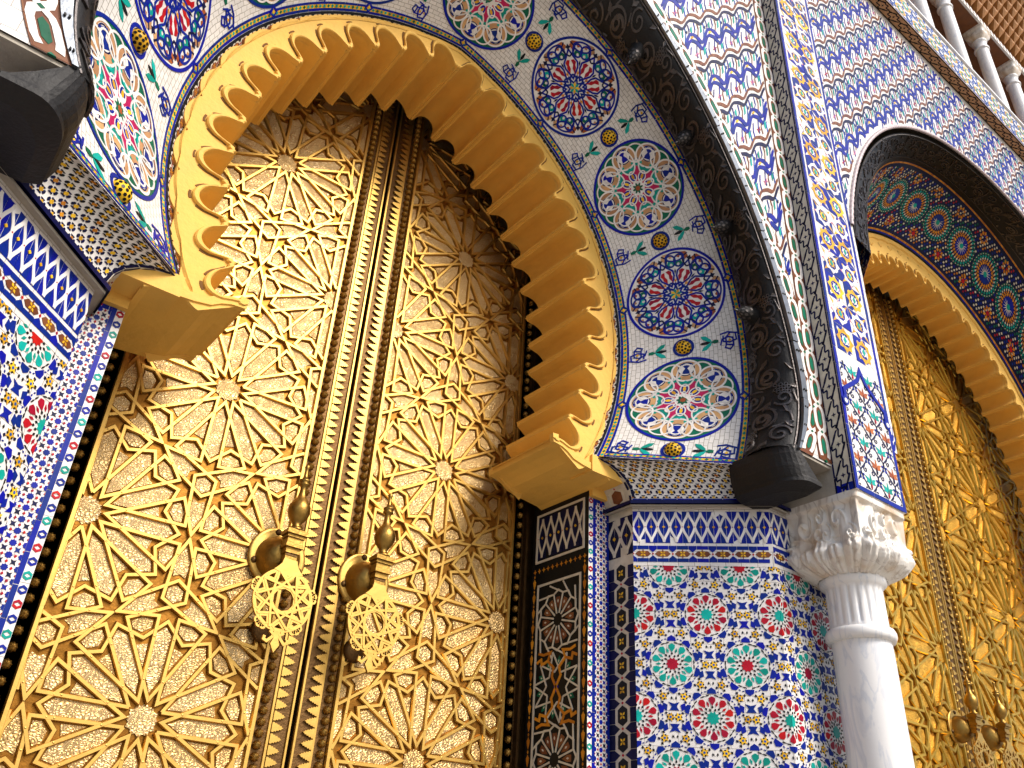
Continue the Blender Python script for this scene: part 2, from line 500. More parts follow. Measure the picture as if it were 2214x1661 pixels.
# ------------------------------------------------------------------ tile patterns (metres, local u,v)
def rosette10(c, petal, core):
    P = []
    q = lambda r, a: np.add(c, pol(r * D10, a))
    P.append(PL(star(10, .105 * D10, .078 * D10, 0, c), core))
    for k in range(10):
        a = 36 * k + 90
        P.append(PL([q(.105, a + 18), q(.128, a + 10), q(.152, a + 18), q(.128, a + 26)], 'black'))
        P.append(PL([q(.142, a), q(.165, a - 6), q(.192, a), q(.165, a + 6)], 'black'))
        P.append(PL([q(.185, a), q(.262, a - 10.8), q(.305, a - 9.6), q(.328, a), q(.305, a + 9.6), q(.262, a + 10.8)], petal))
        P.append(PL([q(.175, a + 18), q(.218, a + 13.0), q(.262, a + 18), q(.218, a + 23.0)], petal))
        for s in (-1, 1):
            P.append(PL([q(.338, a + 18 * s), q(.334, a + 9 * s), q(.352, a + 6 * s), q(.352, a + 14 * s)], 'black'))
        # blue pentagon outside the rosette ring
        b = a + 18 if False else a
        P.append(PL([q(.372, b - 11), q(.366, b), q(.372, b + 11), q(.425, b + 8.5), q(.462, b), q(.425, b - 8.5)], 'blue'))
        for s in (-1, 1):
            P.append(PL(dia(q(.405, b + 14.0 * s), .011 * D10, .019 * D10, b), 'blue'))
            P.append(PL([q(.44, b + 11 * s), q(.465, b + 8 * s), q(.49, b + 10.5 * s), q(.465, b + 13 * s)], 'black' if k % 2 else 'navy'))
    return P
D10 = .326
def star5(c, rot):
    P = [PL(np.array([np.add(c, pol(.060 * D10, rot + 72 * k + 36)) for k in range(5)]), 'black', .003)]
    P += [PL(star(5, .074 * D10, .032 * D10, rot, c), 'yellow', .005),
          PL(np.array([np.add(c, pol(.020 * D10, rot + 72 * k + 36)) for k in range(5)]), 'sky_blue', .0065)]
    return P
def field10(w, h, u0, v0, flipc=False):
    """ten-fold rosettes, rows alternately red and green; v0 = height of a red row, u0 = a red centre"""
    P = []; H = 1.17557 * D10; Vv = .80902 * D10
    seen = set()
    for j in range(-8, 9):
        for i in range(-4, 6):
            c = (u0 + (i + (.5 if j % 2 else 0)) * H, v0 + j * Vv)
            if not (-D10 * .6 < c[0] < w + D10 * .6 and -D10 * .6 < c[1] < h + D10 * .6): continue
            P += rosette10(c, 'turquoise' if j % 2 else 'red', 'red' if j % 2 else 'turquoise')
            for k in range(10):
                s = np.add(c, pol(.5257 * D10, 36 * k)); key = (round(s[0], 2), round(s[1], 2))
                if key in seen: continue
                seen.add(key); P += star5(s, 36 * k)
            m = (c[0] + H / 2, c[1])
            for sg in (1, -1):
                z = lambda x, y: (m[0] + x * D10, m[1] + sg * y * D10)
                P.append(PL([z(-.075, .100), z(.075, .100), z(.038, .155), z(.085, .225), z(0, .20), z(-.085, .225), z(-.038, .155)], 'blue'))
                for t in (-1, 0, 1):
                    P.append(PL(dia(z(t * .035, .285), .015 * D10, .025 * D10), 'black' if t else 'white'))
                for t in (-1, 1):
                    P.append(PL([z(t * .115, .09), z(t * .18, .13), z(t * .17, .215), z(t * .10, .18)], 'blue'))
    return clip(P, 0, 0, w, h)

def star_strip(w, h, p=.0225):
    P = []
    for j in range(int(h / p) + 2):
        for i in range(int(w / p) + 2):
            c = (w / 2 + (i - int(w / p / 2) - 1) * p, j * p)
            if j % 2 == 0:
                if i % 2: P.append(PL(star(4, .62 * p, .26 * p, 45, c), 'navy' if (i // 2 + j) % 3 else 'blue'))
                else: P.append(PL(dia(c, .24 * p, .30 * p), 'red'))
            else:
                if i % 2: P.append(PL(dia(c, .24 * p, .30 * p), 'red'))
                else: P.append(PL(star(8, .60 * p, .46 * p, 0, c), 'blue'))
    return clip(P, 0, 0, w, h)
def chevrons(w, h, p=.052):
    P = []; cols = ['blue', 'red', 'blue', 'turquoise']
    for j in range(int(h / p) + 1):
        y = j * p; c = cols[j % 4]
        for s in (0, 1):
            y0 = y + s * p * .30
            d = .09 * p * (1 if s == 0 else -1)
            P.append(PL([(.04 * w, y0 + d), (.5 * w, y0 - d), (.96 * w, y0 + d), (.96 * w, y0 + d + .2 * p), (.5 * w, y0 - d + .2 * p), (.04 * w, y0 + d + .2 * p)], c))
    return clip(P, 0, 0, w, h)
def brick_row(x0, x1, y0, y1, col, L, g=.0015, vert=False):
    P = []; a = x0 if not vert else y0; b = x1 if not vert else y1
    n = max(1, int((b - a) / L)); st = (b - a) / n
    for i in range(n):
        s, e = a + i * st + g, a + (i + 1) * st - g
        P.append(PL(rect(s, y0, e, y1) if not vert else rect(x0, s, x1, e), col))
    return P
def cove_stars(w, h, p=.066):
    P = []
    for j in range(-1, int(h / p * 2) + 2):
        for i in range(-1, int(w / p) + 2):
            c = ((i + (.5 if j % 2 else 0)) * p, j * p / 2)
            P.append(PL(dia(c, .17 * p), 'yellow' if (i * 3 + j) % 4 else 'orange'))
            col = 'navy' if c[1] < h * .45 else 'black'
            for a in (0, 90, 180, 270):
                q = lambda x, y: np.add(c, np.array([x * math.cos(math.radians(a)) - y * math.sin(math.radians(a)), x * math.sin(math.radians(a)) + y * math.cos(math.radians(a))]) * p)
                if a in (0, 180) :
                    P.append(PL([q(.12, 0), q(.20, .13), q(.30, .13), q(.36, 0), q(.30, -.13), q(.20, -.13)], col, .0035))
                else:
                    P.append(PL([q(.15, -.13), q(.15, .13), q(.24, .17), q(.24, -.17)], col, .0035))
    return clip(P, 0, 0, w, h)
def ogee_band(w, h, p=.0696, blue='blue', yel='yellow'):
    """white interlaced ogees on blue, gold and red dots in the crossings"""
    P = []; n = int(round(w / p)); p = w / n; A = h * .42
    col = blue
    for i in range(2 * n):
        x = i * p / 2
        for sg in (1, -1):
            P.append(PL([(x + .01 * p, h / 2 + sg * .03 * h), (x + .25 * p, h / 2 + sg * .12 * h), (x + .49 * p, h / 2 + sg * .03 * h), (x + .49 * p, h / 2 + sg * .47 * h), (x + .01 * p, h / 2 + sg * .47 * h)], col, .002))
    for ph in (0, 1):
        t = np.linspace(0, w, n * 20 + 1)
        sgn = np.sin(2 * pi * t / (2 * p) + ph * pi)
        y = h / 2 + A * np.sign(sgn) * np.abs(sgn) ** .8
        P.append(RB(np.c_[t, y], .26 * p, 'white', .005 + .001 * ph))
        t2 = t + 0
        y2 = h / 2 + A * np.sign(np.cos(2 * pi * t / (2 * p) + ph * pi)) * np.abs(np.cos(2 * pi * t / (2 * p) + ph * pi)) ** .8
        P.append(RB(np.c_[t2, y2], .26 * p, 'white', .007 + .001 * ph))
    for i in range(2 * n + 1):
        x = i * p / 2
        P.append(PL(dia((x, h / 2), .13 * p), yel if i % 2 else 'red', .010) if i % 2 else PL(dia((x, h / 2), .06 * p), 'red', .010))
    return clip(P, 0, 0, w, h)
def ogee2(w, h, p=.0696, blue='blue'):
    P = [PL(q, blue, .002) for q in [rect(i * p / 2 + .001, .003, (i + 1) * p / 2 - .001, h - .003) for i in range(int(2 * w / p) + 1)]]
    n = int(round(w / p)); A = h * .40
    for k in range(n + 1):
        for sg in (1, -1):
            # each strand: swings from one side to the other with little ledges
            y = np.linspace(-1, 1, 25)
            x = (np.sin(y * pi / 2) - .16 * np.sin(y * pi * 1.5)) / 1.16 * .5 * p * sg
            pts = np.c_[k * p + x, h / 2 + y * h * .46]
            P.append(RB(pts, .20 * p, 'white', .005 if sg > 0 else .0065))
        P.append(PL(dia((k * p, h / 2), .055 * p), 'red', .0085))
        P.append(PL(dia(((k + .5) * p, h / 2), .12 * p), 'yellow', .0085))
    return clip(P, 0, 0, w, h)
def lozenge_chain(w, h, p=.104, bg='blue', ground='brown'):
    P = []; n = int(round(w / p)); p = w / n
    e = h * .22
    for i in range(n):
        x = i * p
        P.append(PL(rect(x + .22 * p, 0, x + .78 * p, e), bg)); P.append(PL(rect(x + .22 * p, h - e, x + .78 * p, h), bg))
        for sg in (0, 1):
            f = lambda a, b: (x + a * p, b if not sg else h - b)
            P.append(PL([f(-.2, 0), f(.2, 0), f(.2, e * .9), f(0, h * .40), f(-.2, e * .9)], bg))
        P.append(PL([(x + .10 * p, h / 2), (x + .26 * p, h * .33), (x + .74 * p, h * .33), (x + .90 * p, h / 2), (x + .74 * p, h * .67), (x + .26 * p, h * .67)], ground))
        c = (x + p / 2, h / 2)
        for k in range(4):
            P.append(PL(dia(np.add(c, pol(.10 * p, 45 + 90 * k)), .085 * p, .05 * p, 45 + 90 * k), 'yellow', .0055))
        for sg in (1, -1):
            P.append(PL(dia((c[0], c[1] + sg * .17 * p), .03 * p, .09 * p), ground, .006))
        P.append(PL(dia((x, h / 2), .055 * p, .07 * p), 'red'))
    return clip(P, 0, 0, w, h)
def dark_chain(w, h):
    """vertical chain of lozenges on ivory, used on the narrow returns"""
    q = lozenge_chain(h, w, .125, 'navy', 'black')
    return [(np.c_[V[:, 1], V[:, 0]], F, L, c, hh) for V, F, L, c, hh in q]

def interlace(w, h, p=.15):
    """u along, v across: white interlace with green hexagons on red-brown"""
    P = []; n = max(1, int(round(w / p))); p = w / n
    for i in range(n):
        x = i * p
        P.append(PL(rect(x + .004, .06 * h, x + p * .5 - .002, .94 * h), 'brown', .002)); P.append(PL(rect(x + p * .5, .06 * h, x + p - .002, .94 * h), 'brown', .002))
        P.append(PL([(x + .22 * p, h / 2), (x + .33 * p, h * .36), (x + .67 * p, h * .36), (x + .78 * p, h / 2), (x + .67 * p, h * .64), (x + .33 * p, h * .64)], 'green', .006))
        P.append(PL(dia((x, h / 2), .055 * p, .11 * h), 'green', .0095))
    for sg in (1, -1):
        pts = []
        for i in range(n):
            x = i * p; s = sg if i % 2 == 0 else -sg
            pts += [(x + .14 * p, h / 2 + s * .26 * h), (x + .30 * p, h / 2 + s * .33 * h), (x + .70 * p, h / 2 + s * .33 * h), (x + .86 * p, h / 2 + s * .26 * h)]
        P.append(RB(pts, .235 * h, 'white', .005 if sg > 0 else .0062))
    for y in (0, h - .05 * h):
        P += brick_row(0, w, y, y + .05 * h, 'brown', .06)
    return P
def loz_strip(w, h, p=.19):
    """u across, v up: navy wavy diamonds on ivory with a star in each"""
    P = []
    P += brick_row(.02 * w, .10 * w, 0, h, 'navy', .09, vert=True) + brick_row(.90 * w, .98 * w, 0, h, 'navy', .09, vert=True)
    n = int(h / p) + 1
    for j in range(n):
        y = j * p
        for sg in (1, -1):
            for half in (0, 1):
                t = np.linspace(0, 1, 13)
                x = w / 2 + sg * (.33 * w * t)
                yy = y + (.5 * p * t if not half else p - .5 * p * t)
                wob = .012 * np.sin(t * pi * 4)
                P.append(RB(np.c_[x + wob * .6, yy + wob], .075 * w, 'navy', .005))
        P.append(PL(star(4, .13 * w, .05 * w, 0, (w / 2, y + p / 2)), 'navy', .004))
        P.append(PL(dia((w / 2, y), .055 * w), 'ivory', .0065))
    return clip(P, 0, 0, w, h)
def pilaster_stars(w, h):
    P = []; b = .055 * w
    P += brick_row(0, b, 0, h, 'blue', .12, vert=True) + brick_row(w - b, w, 0, h, 'blue', .12, vert=True)
    x0, x1 = 1.75 * b, w - 1.75 * b
    p = (x1 - x0) / 2
    n = int(h / p) + 1
    for j in range(n):
        for i in range(2):
            c = (x0 + (i + .5) * p, (j + .5) * p)
            yel = j % 2 == 0
            P.append(PL(rect(c[0] - .49 * p, c[1] - .49 * p, c[0] + .49 * p, c[1] + .49 * p), 'blue', .0025))
            colr = 'yellow' if yel else 'white'
            r = .40 * p
            for k, rot in enumerate((45, 0)):
                P.append(RB([np.add(c, pol(r if rot == 0 else r * .98, rot + 90 * m)) for m in range(4)],   .078 * p, colr, .005 + .0012 * k, True))
            P.append(PL(star(8, .175 * p, .14 * p, 0, c), 'white' if yel else 'yellow', .0045))
            P.append(PL(dia(c, .09 * p, .14 * p), 'turquoise', .0075))
            for m in range(4):
                P.append(PL(dia(np.add(c, pol(.185 * p, 45 + 90 * m)), .03 * p), 'white' if yel else 'yellow', .0078))
            for m in range(8):
                if m % 2 == 0: continue
                d = 45 * m
                P.append(PL([np.add(c, pol(.40 * p, d - 9)), np.add(c, pol(.68 * p, d)), np.add(c, pol(.40 * p, d + 9))], 'white' if yel else 'yellow', .0042))
            for m in range(4):
                d = 90 * m
                P.append(PL([np.add(c, pol(.42 * p, d - 8)), np.add(c, pol(.5 * p, d - 2)), np.add(c, pol(.5 * p, d + 2)), np.add(c, pol(.42 * p, d + 8))], 'pink' if not yel else 'white', .0042))
    return clip(P, 0, 0, w, h)

def palmette(c, s, col, rot=0, inner='red'):
    P = []
    lf = lambda pts: [PL(np.array(pts) * s, col, .006)]
    raw = lf([(0, -.1), (.22, .05), (.62, .10), (.50, .32), (.78, .62), (.30, .52), (.12, .30)]) + lf([(0, -.1), (-.22, .05), (-.62, .10), (-.50, .32), (-.78, .62), (-.30, .52), (-.12, .30)]) + \
        [PL(np.array([(0, .12), (.14, .42), (0, .95), (-.14, .42)]) * s, col, .0065), PL(np.array([(0, -.45), (.12, -.22), (.05, .1), (0, .22), (-.05, .1), (-.12, -.22)]) * s, inner, .0075)]
    return [xf(q, math.radians(rot), 1, c) for q in raw]
def spiral(c, r, turns, rot, w, col, h=.006, hand=1, n=26, r_in=.12):
    t = np.linspace(0, 1, n); th = math.radians(rot) + hand * t * turns * 2 * pi; rr = r * (1 - (1 - r_in) * t)
    return RB(np.c_[c[0] + rr * np.cos(th), c[1] + rr * np.sin(th)], w, col, h)
def arabesque(w, h, p=.165):
    """trellis of navy scrolls with turquoise and rust palmettes on white, under a pointed arch"""
    P = []
    b = .055 * w
    P += brick_row(0, b, 0, h, 'blue', .12, vert=True) + brick_row(w - b, w, 0, h, 'blue', .12, vert=True) + brick_row(b, w - b, 0, b, 'blue', .12)
    n = int(h / p) + 2
    ins = []
    for j in range(n):
        for i in range(-1, 3):
            c = (w / 2 + (i - .5 + (.5 if j % 2 else 0)) * p * 1.05, .07 + j * p * .72)
            ins += palmette((c[0], c[1]), p * .42, 'turquoise' if j % 2 == 0 else 'rust', 0, 'red' if j % 2 == 0 else 'navy')
            for sg in (1, -1):
                t = np.linspace(0, 1, 12)
                ins.append(RB(np.c_[c[0] + sg * (.52 * p * np.sin(t * pi / 2)), c[1] - .30 * p + t * .72 * p], .055 * p, 'navy', .005))
                ins.append(spiral((c[0] + sg * .30 * p, c[1] - .22 * p), .13 * p, 1.2, 90, .04 * p, 'navy', .0055, sg))
                ins.append(PL(circ(.06 * p, 8, (c[0] + sg * .44 * p, c[1] + .12 * p)), 'blue', .006))
                ins.append(PL(circ(.05 * p, 8, (c[0] + sg * .40 * p, c[1] + .26 * p)), 'blue', .006))
    P += clip(ins, 1.3 * b, 1.2 * b, w - 1.3 * b, h - .006)
    # pointed lambrequin arch
    pts = [(b * .8, h * .60), (b * 1.5, h * .64), (b * 1.4, h * .69), (w * .20, h * .74), (w * .33, h * .79), (w * .42, h * .83), (w * .5, h * .915),
           (w * .58, h * .83), (w * .67, h * .79), (w * .80, h * .74), (w - b * 1.4, h * .69), (w - b * 1.5, h * .64), (w - b * .8, h * .60)]
    P.append(RB(pts, .055 * w, 'blue', .012))
    for x in (b * 1.2, w - b * 1.2):
        P.append(PL(circ(.06 * w, 14, (x, h * .60)), 'blue', .013)); P.append(PL(circ(.032 * w, 10, (x, h * .60)), 'white', .015))
    return P

def waves(w, h, inside, pu=.205, pv=.49):
    P = []
    t = np.linspace(0, w, int(w / pu * 14))
    wob = np.sin(2 * pi * t / pu) + .22 * np.sin(4 * pi * t / pu + .8)
    SH = 1.15
    n = int(h / pv) + 1
    R = lambda y, a, wd, c, hh=.005: P.append(RB(np.c_[t, y + a * wob], wd, c, hh))
    for j in range(-int(w * SH / pv) - 1, n):
        y = j * pv
        R(y, .056, .032, 'blue'); R(y + .066, .056, .032, 'blue')
        R(y + .235, .032, .030, 'navy'); R(y + .300, .032, .028, 'brown')
        nn = int(w / pu)
        for i in range(nn):
            x = i * pu
            g = lambda du: x + du * pu
            P.append(PL(dia((g(.25), y + .031 + .05), .018, .016), 'yellow', .006))
            for du, c in ((.06, 'blue'), (.38, 'blue'), (.56, 'brown'), (.88, 'sky_blue')):
                ww = .052 * (math.sin(2 * pi * du))
                P.append(RB([(g(du), y + .085 + ww), (g(du) + .012, y + .15), (g(du), y + .215 + ww * .4)], .0085, c))
                P.append(RB([(g(du + .10), y + .33 + ww * .4), (g(du + .1) - .010, y + .40), (g(du + .1), y + .455 + ww)], .0085, c))
            P.append(PL([(g(.20), y + .10 + .04), (g(.28), y + .13), (g(.26), y + .20), (g(.16), y + .18)], 'turquoise', .005))
            P.append(PL([(g(.72), y + .10), (g(.80), y + .11), (g(.80), y + .19), (g(.72), y + .17)], 'turquoise', .005))
            P.append(PL(star(4, .030, .012, 20 * i, (g(.45 + .0), y + .385)), 'pink' if (i + j) % 2 else 'red', .0055))
            P.append(PL([(g(.84), y + .35), (g(.92), y + .37), (g(.90), y + .44), (g(.80), y + .42)], 'turquoise', .005))
            P.append(PL(star(5, .020, .009, 10, (g(.97), y + .15)), 'navy', .0055))
    P = [(V + np.stack([np.zeros(len(V)), V[:, 0] * SH], 1), F, L, c, hh) for V, F, L, c, hh in P]
    return mask(P, inside)

def knot(c, s, rot=0):
    a = RB(np.array([(-.9, -.55), (-.15, -.75), (.35, -.25), (.35, .55), (-.35, .75), (-.35, -.1), (.1, -.3), (.75, -.1), (.95, .55)]) * s, .15 * s, 'blue', .006)
    b = RB(np.array([(.9, -.7), (.1, -.85), (-.65, -.6), (-.7, .15), (0, .35), (.65, .15), (.6, -.5)]) * s, .15 * s, 'blue', .0072)
    d = RB(np.array([(-.35, .75), (0, 1.15), (.5, .9), (.35, .55)]) * s, .15 * s, 'blue', .006)
    o = [a, b, d, PL(dia((-.02, .12), .16, .2) * s, 'yellow', .005), PL(dia((.0, -.50), .17, .16) * s, 'yellow', .005)]
    return [xf(q, math.radians(rot), 1, c) for q in o]
def leaf3(c, s, rot=0):
    o = [PL(np.array([(0, 0), (.30, .10), (.75, .55), (.80, 1.0), (.45, .85), (.18, .45)]) * s, 'turquoise', .006),
         PL(np.array([(0, 0), (-.30, .10), (-.75, .55), (-.80, 1.0), (-.45, .85), (-.18, .45)]) * s, 'turquoise', .006),
         PL(np.array([(0, .12), (.16, .5), (.10, .95), (0, 1.1), (-.10, .95), (-.16, .5)]) * s, 'black', .007),
         PL(np.array([(0, .1), (.2, -.25), (.12, -.6), (-.12, -.6), (-.2, -.25)]) * s, 'green', .0055)]
    return [xf(q, math.radians(rot), 1, c) for q in o]
def ell(ang, cx, rx, ry, n=24):
    ca, sa = math.cos(math.radians(ang)), math.sin(math.radians(ang))
    t = np.linspace(0, 2 * pi, n, endpoint=False); x = cx + rx * np.cos(t); y = ry * np.sin(t)
    return np.c_[x * ca - y * sa, x * sa + y * ca]
def medallion_a(R):
    """white interlace over magenta star, rim of blue"""
    P = [FAN(circ(.955, 64), 'green', .003, 8), RB(circ(.975, 72), .05, 'blue', .0065, True)]
    P.append(FAN(circ(.66, 48), 'turquoise', .0036, 6))
    for k in range(8):
        a = 45 * k
        P.append(FAN(ell(a, .69, .235, .255), 'tan', .0042 + .0003 * (k % 2), 4))
        P.append(FAN(ell(a, .73, .165, .165), 'white', .0050, 3))
        P.append(RB(ell(a, .73, .150, .150), .022, 'navy', .0058, True))
        P.append(PL([pol(.865, a - 7.5), pol(.865, a + 7.5), pol(.745, a + 1.5), pol(.625, a + 9), pol(.625, a - 9), pol(.745, a - 1.5)], 'blue', .0064))
        for s_ in (-1, 1):
            P.append(PL([pol(.485, a + s_ * 13), pol(.53, a + s_ * 8.5), pol(.59, a + s_ * 13), pol(.54, a + s_ * 19)], 'turquoise', .0060))
            P.append(PL([pol(.60, a + s_ * 17), pol(.64, a + s_ * 20), pol(.60, a + s_ * 22.4), pol(.56, a + s_ * 20)], 'navy', .0060))
        P.append(PL([pol(.475, a - 6.5), pol(.475, a + 6.5), pol(.52, a + 8.5), pol(.575, a + 5.5), pol(.575, a - 5.5), pol(.52, a - 8.5)], 'tan', .0060))
        P.append(RB(ell(a, .69, .235, .262), .034, 'white', .0072 + .0004 * (k % 2), True))
        P.append(RB(ell(a + 22.5, .725, .185, .205), .030, 'white', .0082 + .0004 * (k % 2), True))
        P.append(RB(ell(a, .58, .255, .165), .028, 'white', .0092 + .0004 * (k % 2), True))
        P.append(PL([pol(.395, a), pol(.43, a - 8), pol(.46, a), pol(.43, a + 8)], 'turquoise', .0075))
    P.append(FAN(star(8, .475, .335, 22.5), 'magenta', .0068, 5))
    for k in range(8):
        a = 45 * k
        P.append(PL(ell(a, .262, .125, .088, 16), 'white', .0076)); P.append(PL(ell(a, .262, .097, .064, 16), 'blue', .0084)); P.append(PL(ell(a, .262, .055, .030, 12), 'yellow', .0094))
        P.append(RB(np.array([pol(.15 + .06 * math.cos(8 * math.radians(t)), t) for t in np.linspace(a, a + 45, 9)]), .025, 'white', .0090))
    P.append(FAN(circ(.15, 24), 'white', .0080, 2)); P.append(PL(star(8, .125, .085, 0), 'green', .0088)); P.append(PL(star(8, .06, .04, 0), 'rust', .0097))
    return [xf(q, 0, R) for q in P]
def medallion_b(R):
    """navy arabesque with paired red tulips and rust scrolls on white"""
    P = [FAN(circ(.955, 64), 'white', .003, 8), RB(circ(.972, 72), .05, 'blue', .0065, True)]
    for k in range(8):
        a = 45 * k + 11
        pts = [pol(.19, a), pol(.29, a - 12), pol(.41, a - 19), pol(.52, a - 17), pol(.61, a - 8), pol(.76, a), pol(.61, a + 8), pol(.52, a + 17), pol(.41, a + 19), pol(.29, a + 12)]
        P.append(RB(pts, .036, 'blue', .0066, True))
        for s_ in (-1, 1):
            P.append(PL([pol(.23, a + s_ * 17), pol(.31, a + s_ * 8), pol(.38, a + s_ * 3), pol(.46, a + s_ * 5.5), pol(.55, a + s_ * 1.5), pol(.56, a + s_ * 8), pol(.515, a + s_ * 13.5), pol(.45, a + s_ * 12), pol(.40, a + s_ * 14.5), pol(.33, a + s_ * 11)], 'red', .0058))
            P.append(PL([pol(.26, a + s_ * 22.5), pol(.31, a + s_ * 17), pol(.36, a + s_ * 20), pol(.31, a + s_ * 22.5)], 'orange', .0058))
            P.append(RB([pol(.75, a + s_ * 9), pol(.83, a + s_ * 5), pol(.89, a + s_ * 8), pol(.88, a + s_ * 15), pol(.80, a + s_ * 17.5)], .060, 'rust' if k % 2 else 'tan', .0070))
            P.append(RB([pol(.60, a + s_ * 13), pol(.66, a + s_ * 10.5), pol(.72, a + s_ * 14), pol(.70, a + s_ * 20), pol(.64, a + s_ * 21)], .055, 'green' if k % 2 else 'turquoise', .0074))
            P.append(RB(ell(a + 22.5 + s_ * 7, .73, .125, .105, 18), .034, 'blue', .0080 + .0004 * s_, True))
            P.append(RB([pol(.62, a), pol(.70, a + s_ * 8), pol(.80, a + s_ * 11), pol(.90, a + s_ * 5)], .030, 'navy', .0078))
        P.append(RB(ell(a + 22.5, .81, .095, .185, 20), .034, 'blue', .0090, True))
        P.append(PL(star(4, .065, .035, a, pol(.80, a)), 'navy', .0085))
        P.append(PL(dia(pol(.50, a + 22.5), .065, .020, a + 22.5), 'navy', .006))
        P.append(PL(dia(pol(.24, a + 22.5), .026, .026, a), 'blue', .006))
    for j in range(2):
        P.append(RB(np.array([pol(.185 + .080 * math.cos(math.radians(4 * t + 180 * j)), t + 11) for t in np.linspace(0, 360, 65)[:-1]]), .036, 'blue', .0080 + .0008 * j, True))
    for k in range(8):
        P.append(PL([(0, 0), pol(.075, 45 * k - 22.5), pol(.125, 45 * k), pol(.075, 45 * k + 22.5)], 'yellow' if k % 2 else 'turquoise', .0095))
    return [xf(q, 0, R) for q in P]

def polka_rosette(c, R, rot=0):
    """rosette of tiny tiles in rings for the far gateway"""
    P = [PL(circ(.42 * R, 24, c), 'blue', .003), PL(star(16, .40 * R, .12 * R, rot, c), 'ivory', .0045), PL(circ(.13 * R, 10, c), 'turquoise', .006)]
    for rr, n, s, col in ((.50, 20, .070, 'orange'), (.60, 24, .050, 'orange'), (.69, 26, .050, 'ivory'), (.79, 28, .066, 'turquoise'), (.91, 32, .058, 'green'), (.91, 32, .03, 'ivory')):
        for k in range(n):
            d = 360 / n * (k + (.5 if s == .03 else 0)) + rot
            P.append(PL(dia(np.add(c, pol(rr * R, d)), s * R * 1.15, s * R, d), col))
    return P
def polka_fill(w, h, keep):
    P = []; p = .052; cols = ['blue', 'ivory', 'blue', 'orange', 'ivory', 'ivory', 'green', 'ivory', 'blue', 'red', 'ivory', 'blue']
    for j in range(int(h / p * 1.6)):
        for i in range(int(w / p)):
            c = ((i + (.5 if j % 2 else 0)) * p, j * p / 1.6)
            if keep(*c): P.append(PL(dia(c, .30 * p, .28 * p, 45 * ((i + j) % 2)), cols[(i * 5 + j * 7) % 12]))
    return P
def dark_panel(w, h):
    """black panel: white straps, brown ten-petal roses, amber script, framed by amber buds"""
    P = []; b = .13 * w
    for x in (b * .45, w - b * .45):
        n = int(h / .085)
        for j in range(n):
            y = (j + .5) * h / n
            P.append(PL([(x, y - .032), (x + .008, y - .012), (x + .013, y + .012), (x + .005, y + .02), (x, y + .03), (x - .005, y + .02), (x - .013, y + .012), (x - .008, y - .012)], 'orange', .004))
            P.append(PL(dia((x, y + .043), .006, .009), 'orange', .004))
    P.append(RB([(b, b), (w - b, b), (w - b, h - b), (b, h - b)], .014, 'ivory', .006, True))
    p = (w - 2 * b)
    I = []
    n = int(h / p) + 1
    for j in range(n):
        c = (w / 2, h - b - (j + .62) * p * 1.0)
        if j % 2 == 0:
            for k in range(12):
                a = 30 * k
                I.append(PL([np.add(c, pol(.17 * p, a)), np.add(c, pol(.28 * p, a - 10)), np.add(c, pol(.36 * p, a - 7)), np.add(c, pol(.36 * p, a + 7)), np.add(c, pol(.28 * p, a + 10))], 'brown', .004))
                I.append(PL(dia(np.add(c, pol(.29 * p, a)), .03 * p, .016 * p, a), 'ivory', .006))
                I.append(RB([np.add(c, pol(.10 * p, a + 15)), np.add(c, pol(.42 * p, a + 15))], .026 * p, 'ivory', .0055))
                I.append(RB([np.add(c, pol(.42 * p, a - 15)), np.add(c, pol(.47 * p, a)), np.add(c, pol(.42 * p, a + 15))], .026 * p, 'ivory', .006))
                I.append(RB([np.add(c, pol(.42 * p, a - 15)), np.add(c, pol(.60 * p, a + 20))], .026 * p, 'ivory', .0065))
        else:
            for k in range(10):
                a = 36 * k + 10
                I.append(PL([np.add(c, pol(.30 * p, a)), np.add(c, pol(.36 * p, a - 9)), np.add(c, pol(.45 * p, a)), np.add(c, pol(.36 * p, a + 9))], 'green', .004))
                I.append(PL(dia(np.add(c, pol(.37 * p, a)), .025 * p, .012 * p, a), 'ivory', .006))
                I.append(RB([np.add(c, pol(.22 * p, a - 18)), np.add(c, pol(.52 * p, a + 18))], .026 * p, 'ivory', .0055))
                I.append(RB([np.add(c, pol(.22 * p, a + 18)), np.add(c, pol(.52 * p, a - 18))], .026 * p, 'ivory', .0063))
            I.append(PL(dia(c, .05 * p, .08 * p), 'blue', .005))
            for s in (-1, 1):
                for t in (-1, 1):
                    z = lambda x, y: (c[0] + s * x * p, c[1] + t * y * p)
                    I.append(RB([z(0, 0), z(.10, .16), z(.06, .28), z(.20, .40), z(.14, .52), z(.30, .50), z(.42, .54)], .04 * p, 'orange', .0075))
                    I.append(RB([z(.20, .40), z(.34, .36), z(.36, .44), z(.46, .40)], .04 * p, 'orange', .008))
    P += clip(I, b + .008, b + .008, w - b - .008, h - b - .008)
    return P
# ================================================================== SETTING
mb = MB(); mb.add([(-60, -80, 0), (80, -80, 0), (80, 30, 0), (-60, 30, 0)], [(0, 1, 2, 3)], 'paving')
g = mb.build('pavement', origin=(0, 0, 0)); g['kind'] = 'structure'

AX = .4615                       # axis of the near gateway
IN = arch(AX, .075, .765, .4365, .556); YI = .814     # inner / outer edge of the medallion band
OUT = arch(AX, .0445, .752, .549, .548); YO = .674
F0, G0, P0 = .674, .589, .558    # wall behind column, spandrel face, pilaster face
PIN = (.68, .036, .133)
FL = arch(AX, .3615, .606, .874, .545, pinch=PIN)   # outer edge of the bronze flange on the spandrel
XP = 1.0103; XQ = 1.135          # pilaster left / right
YD = 1.0

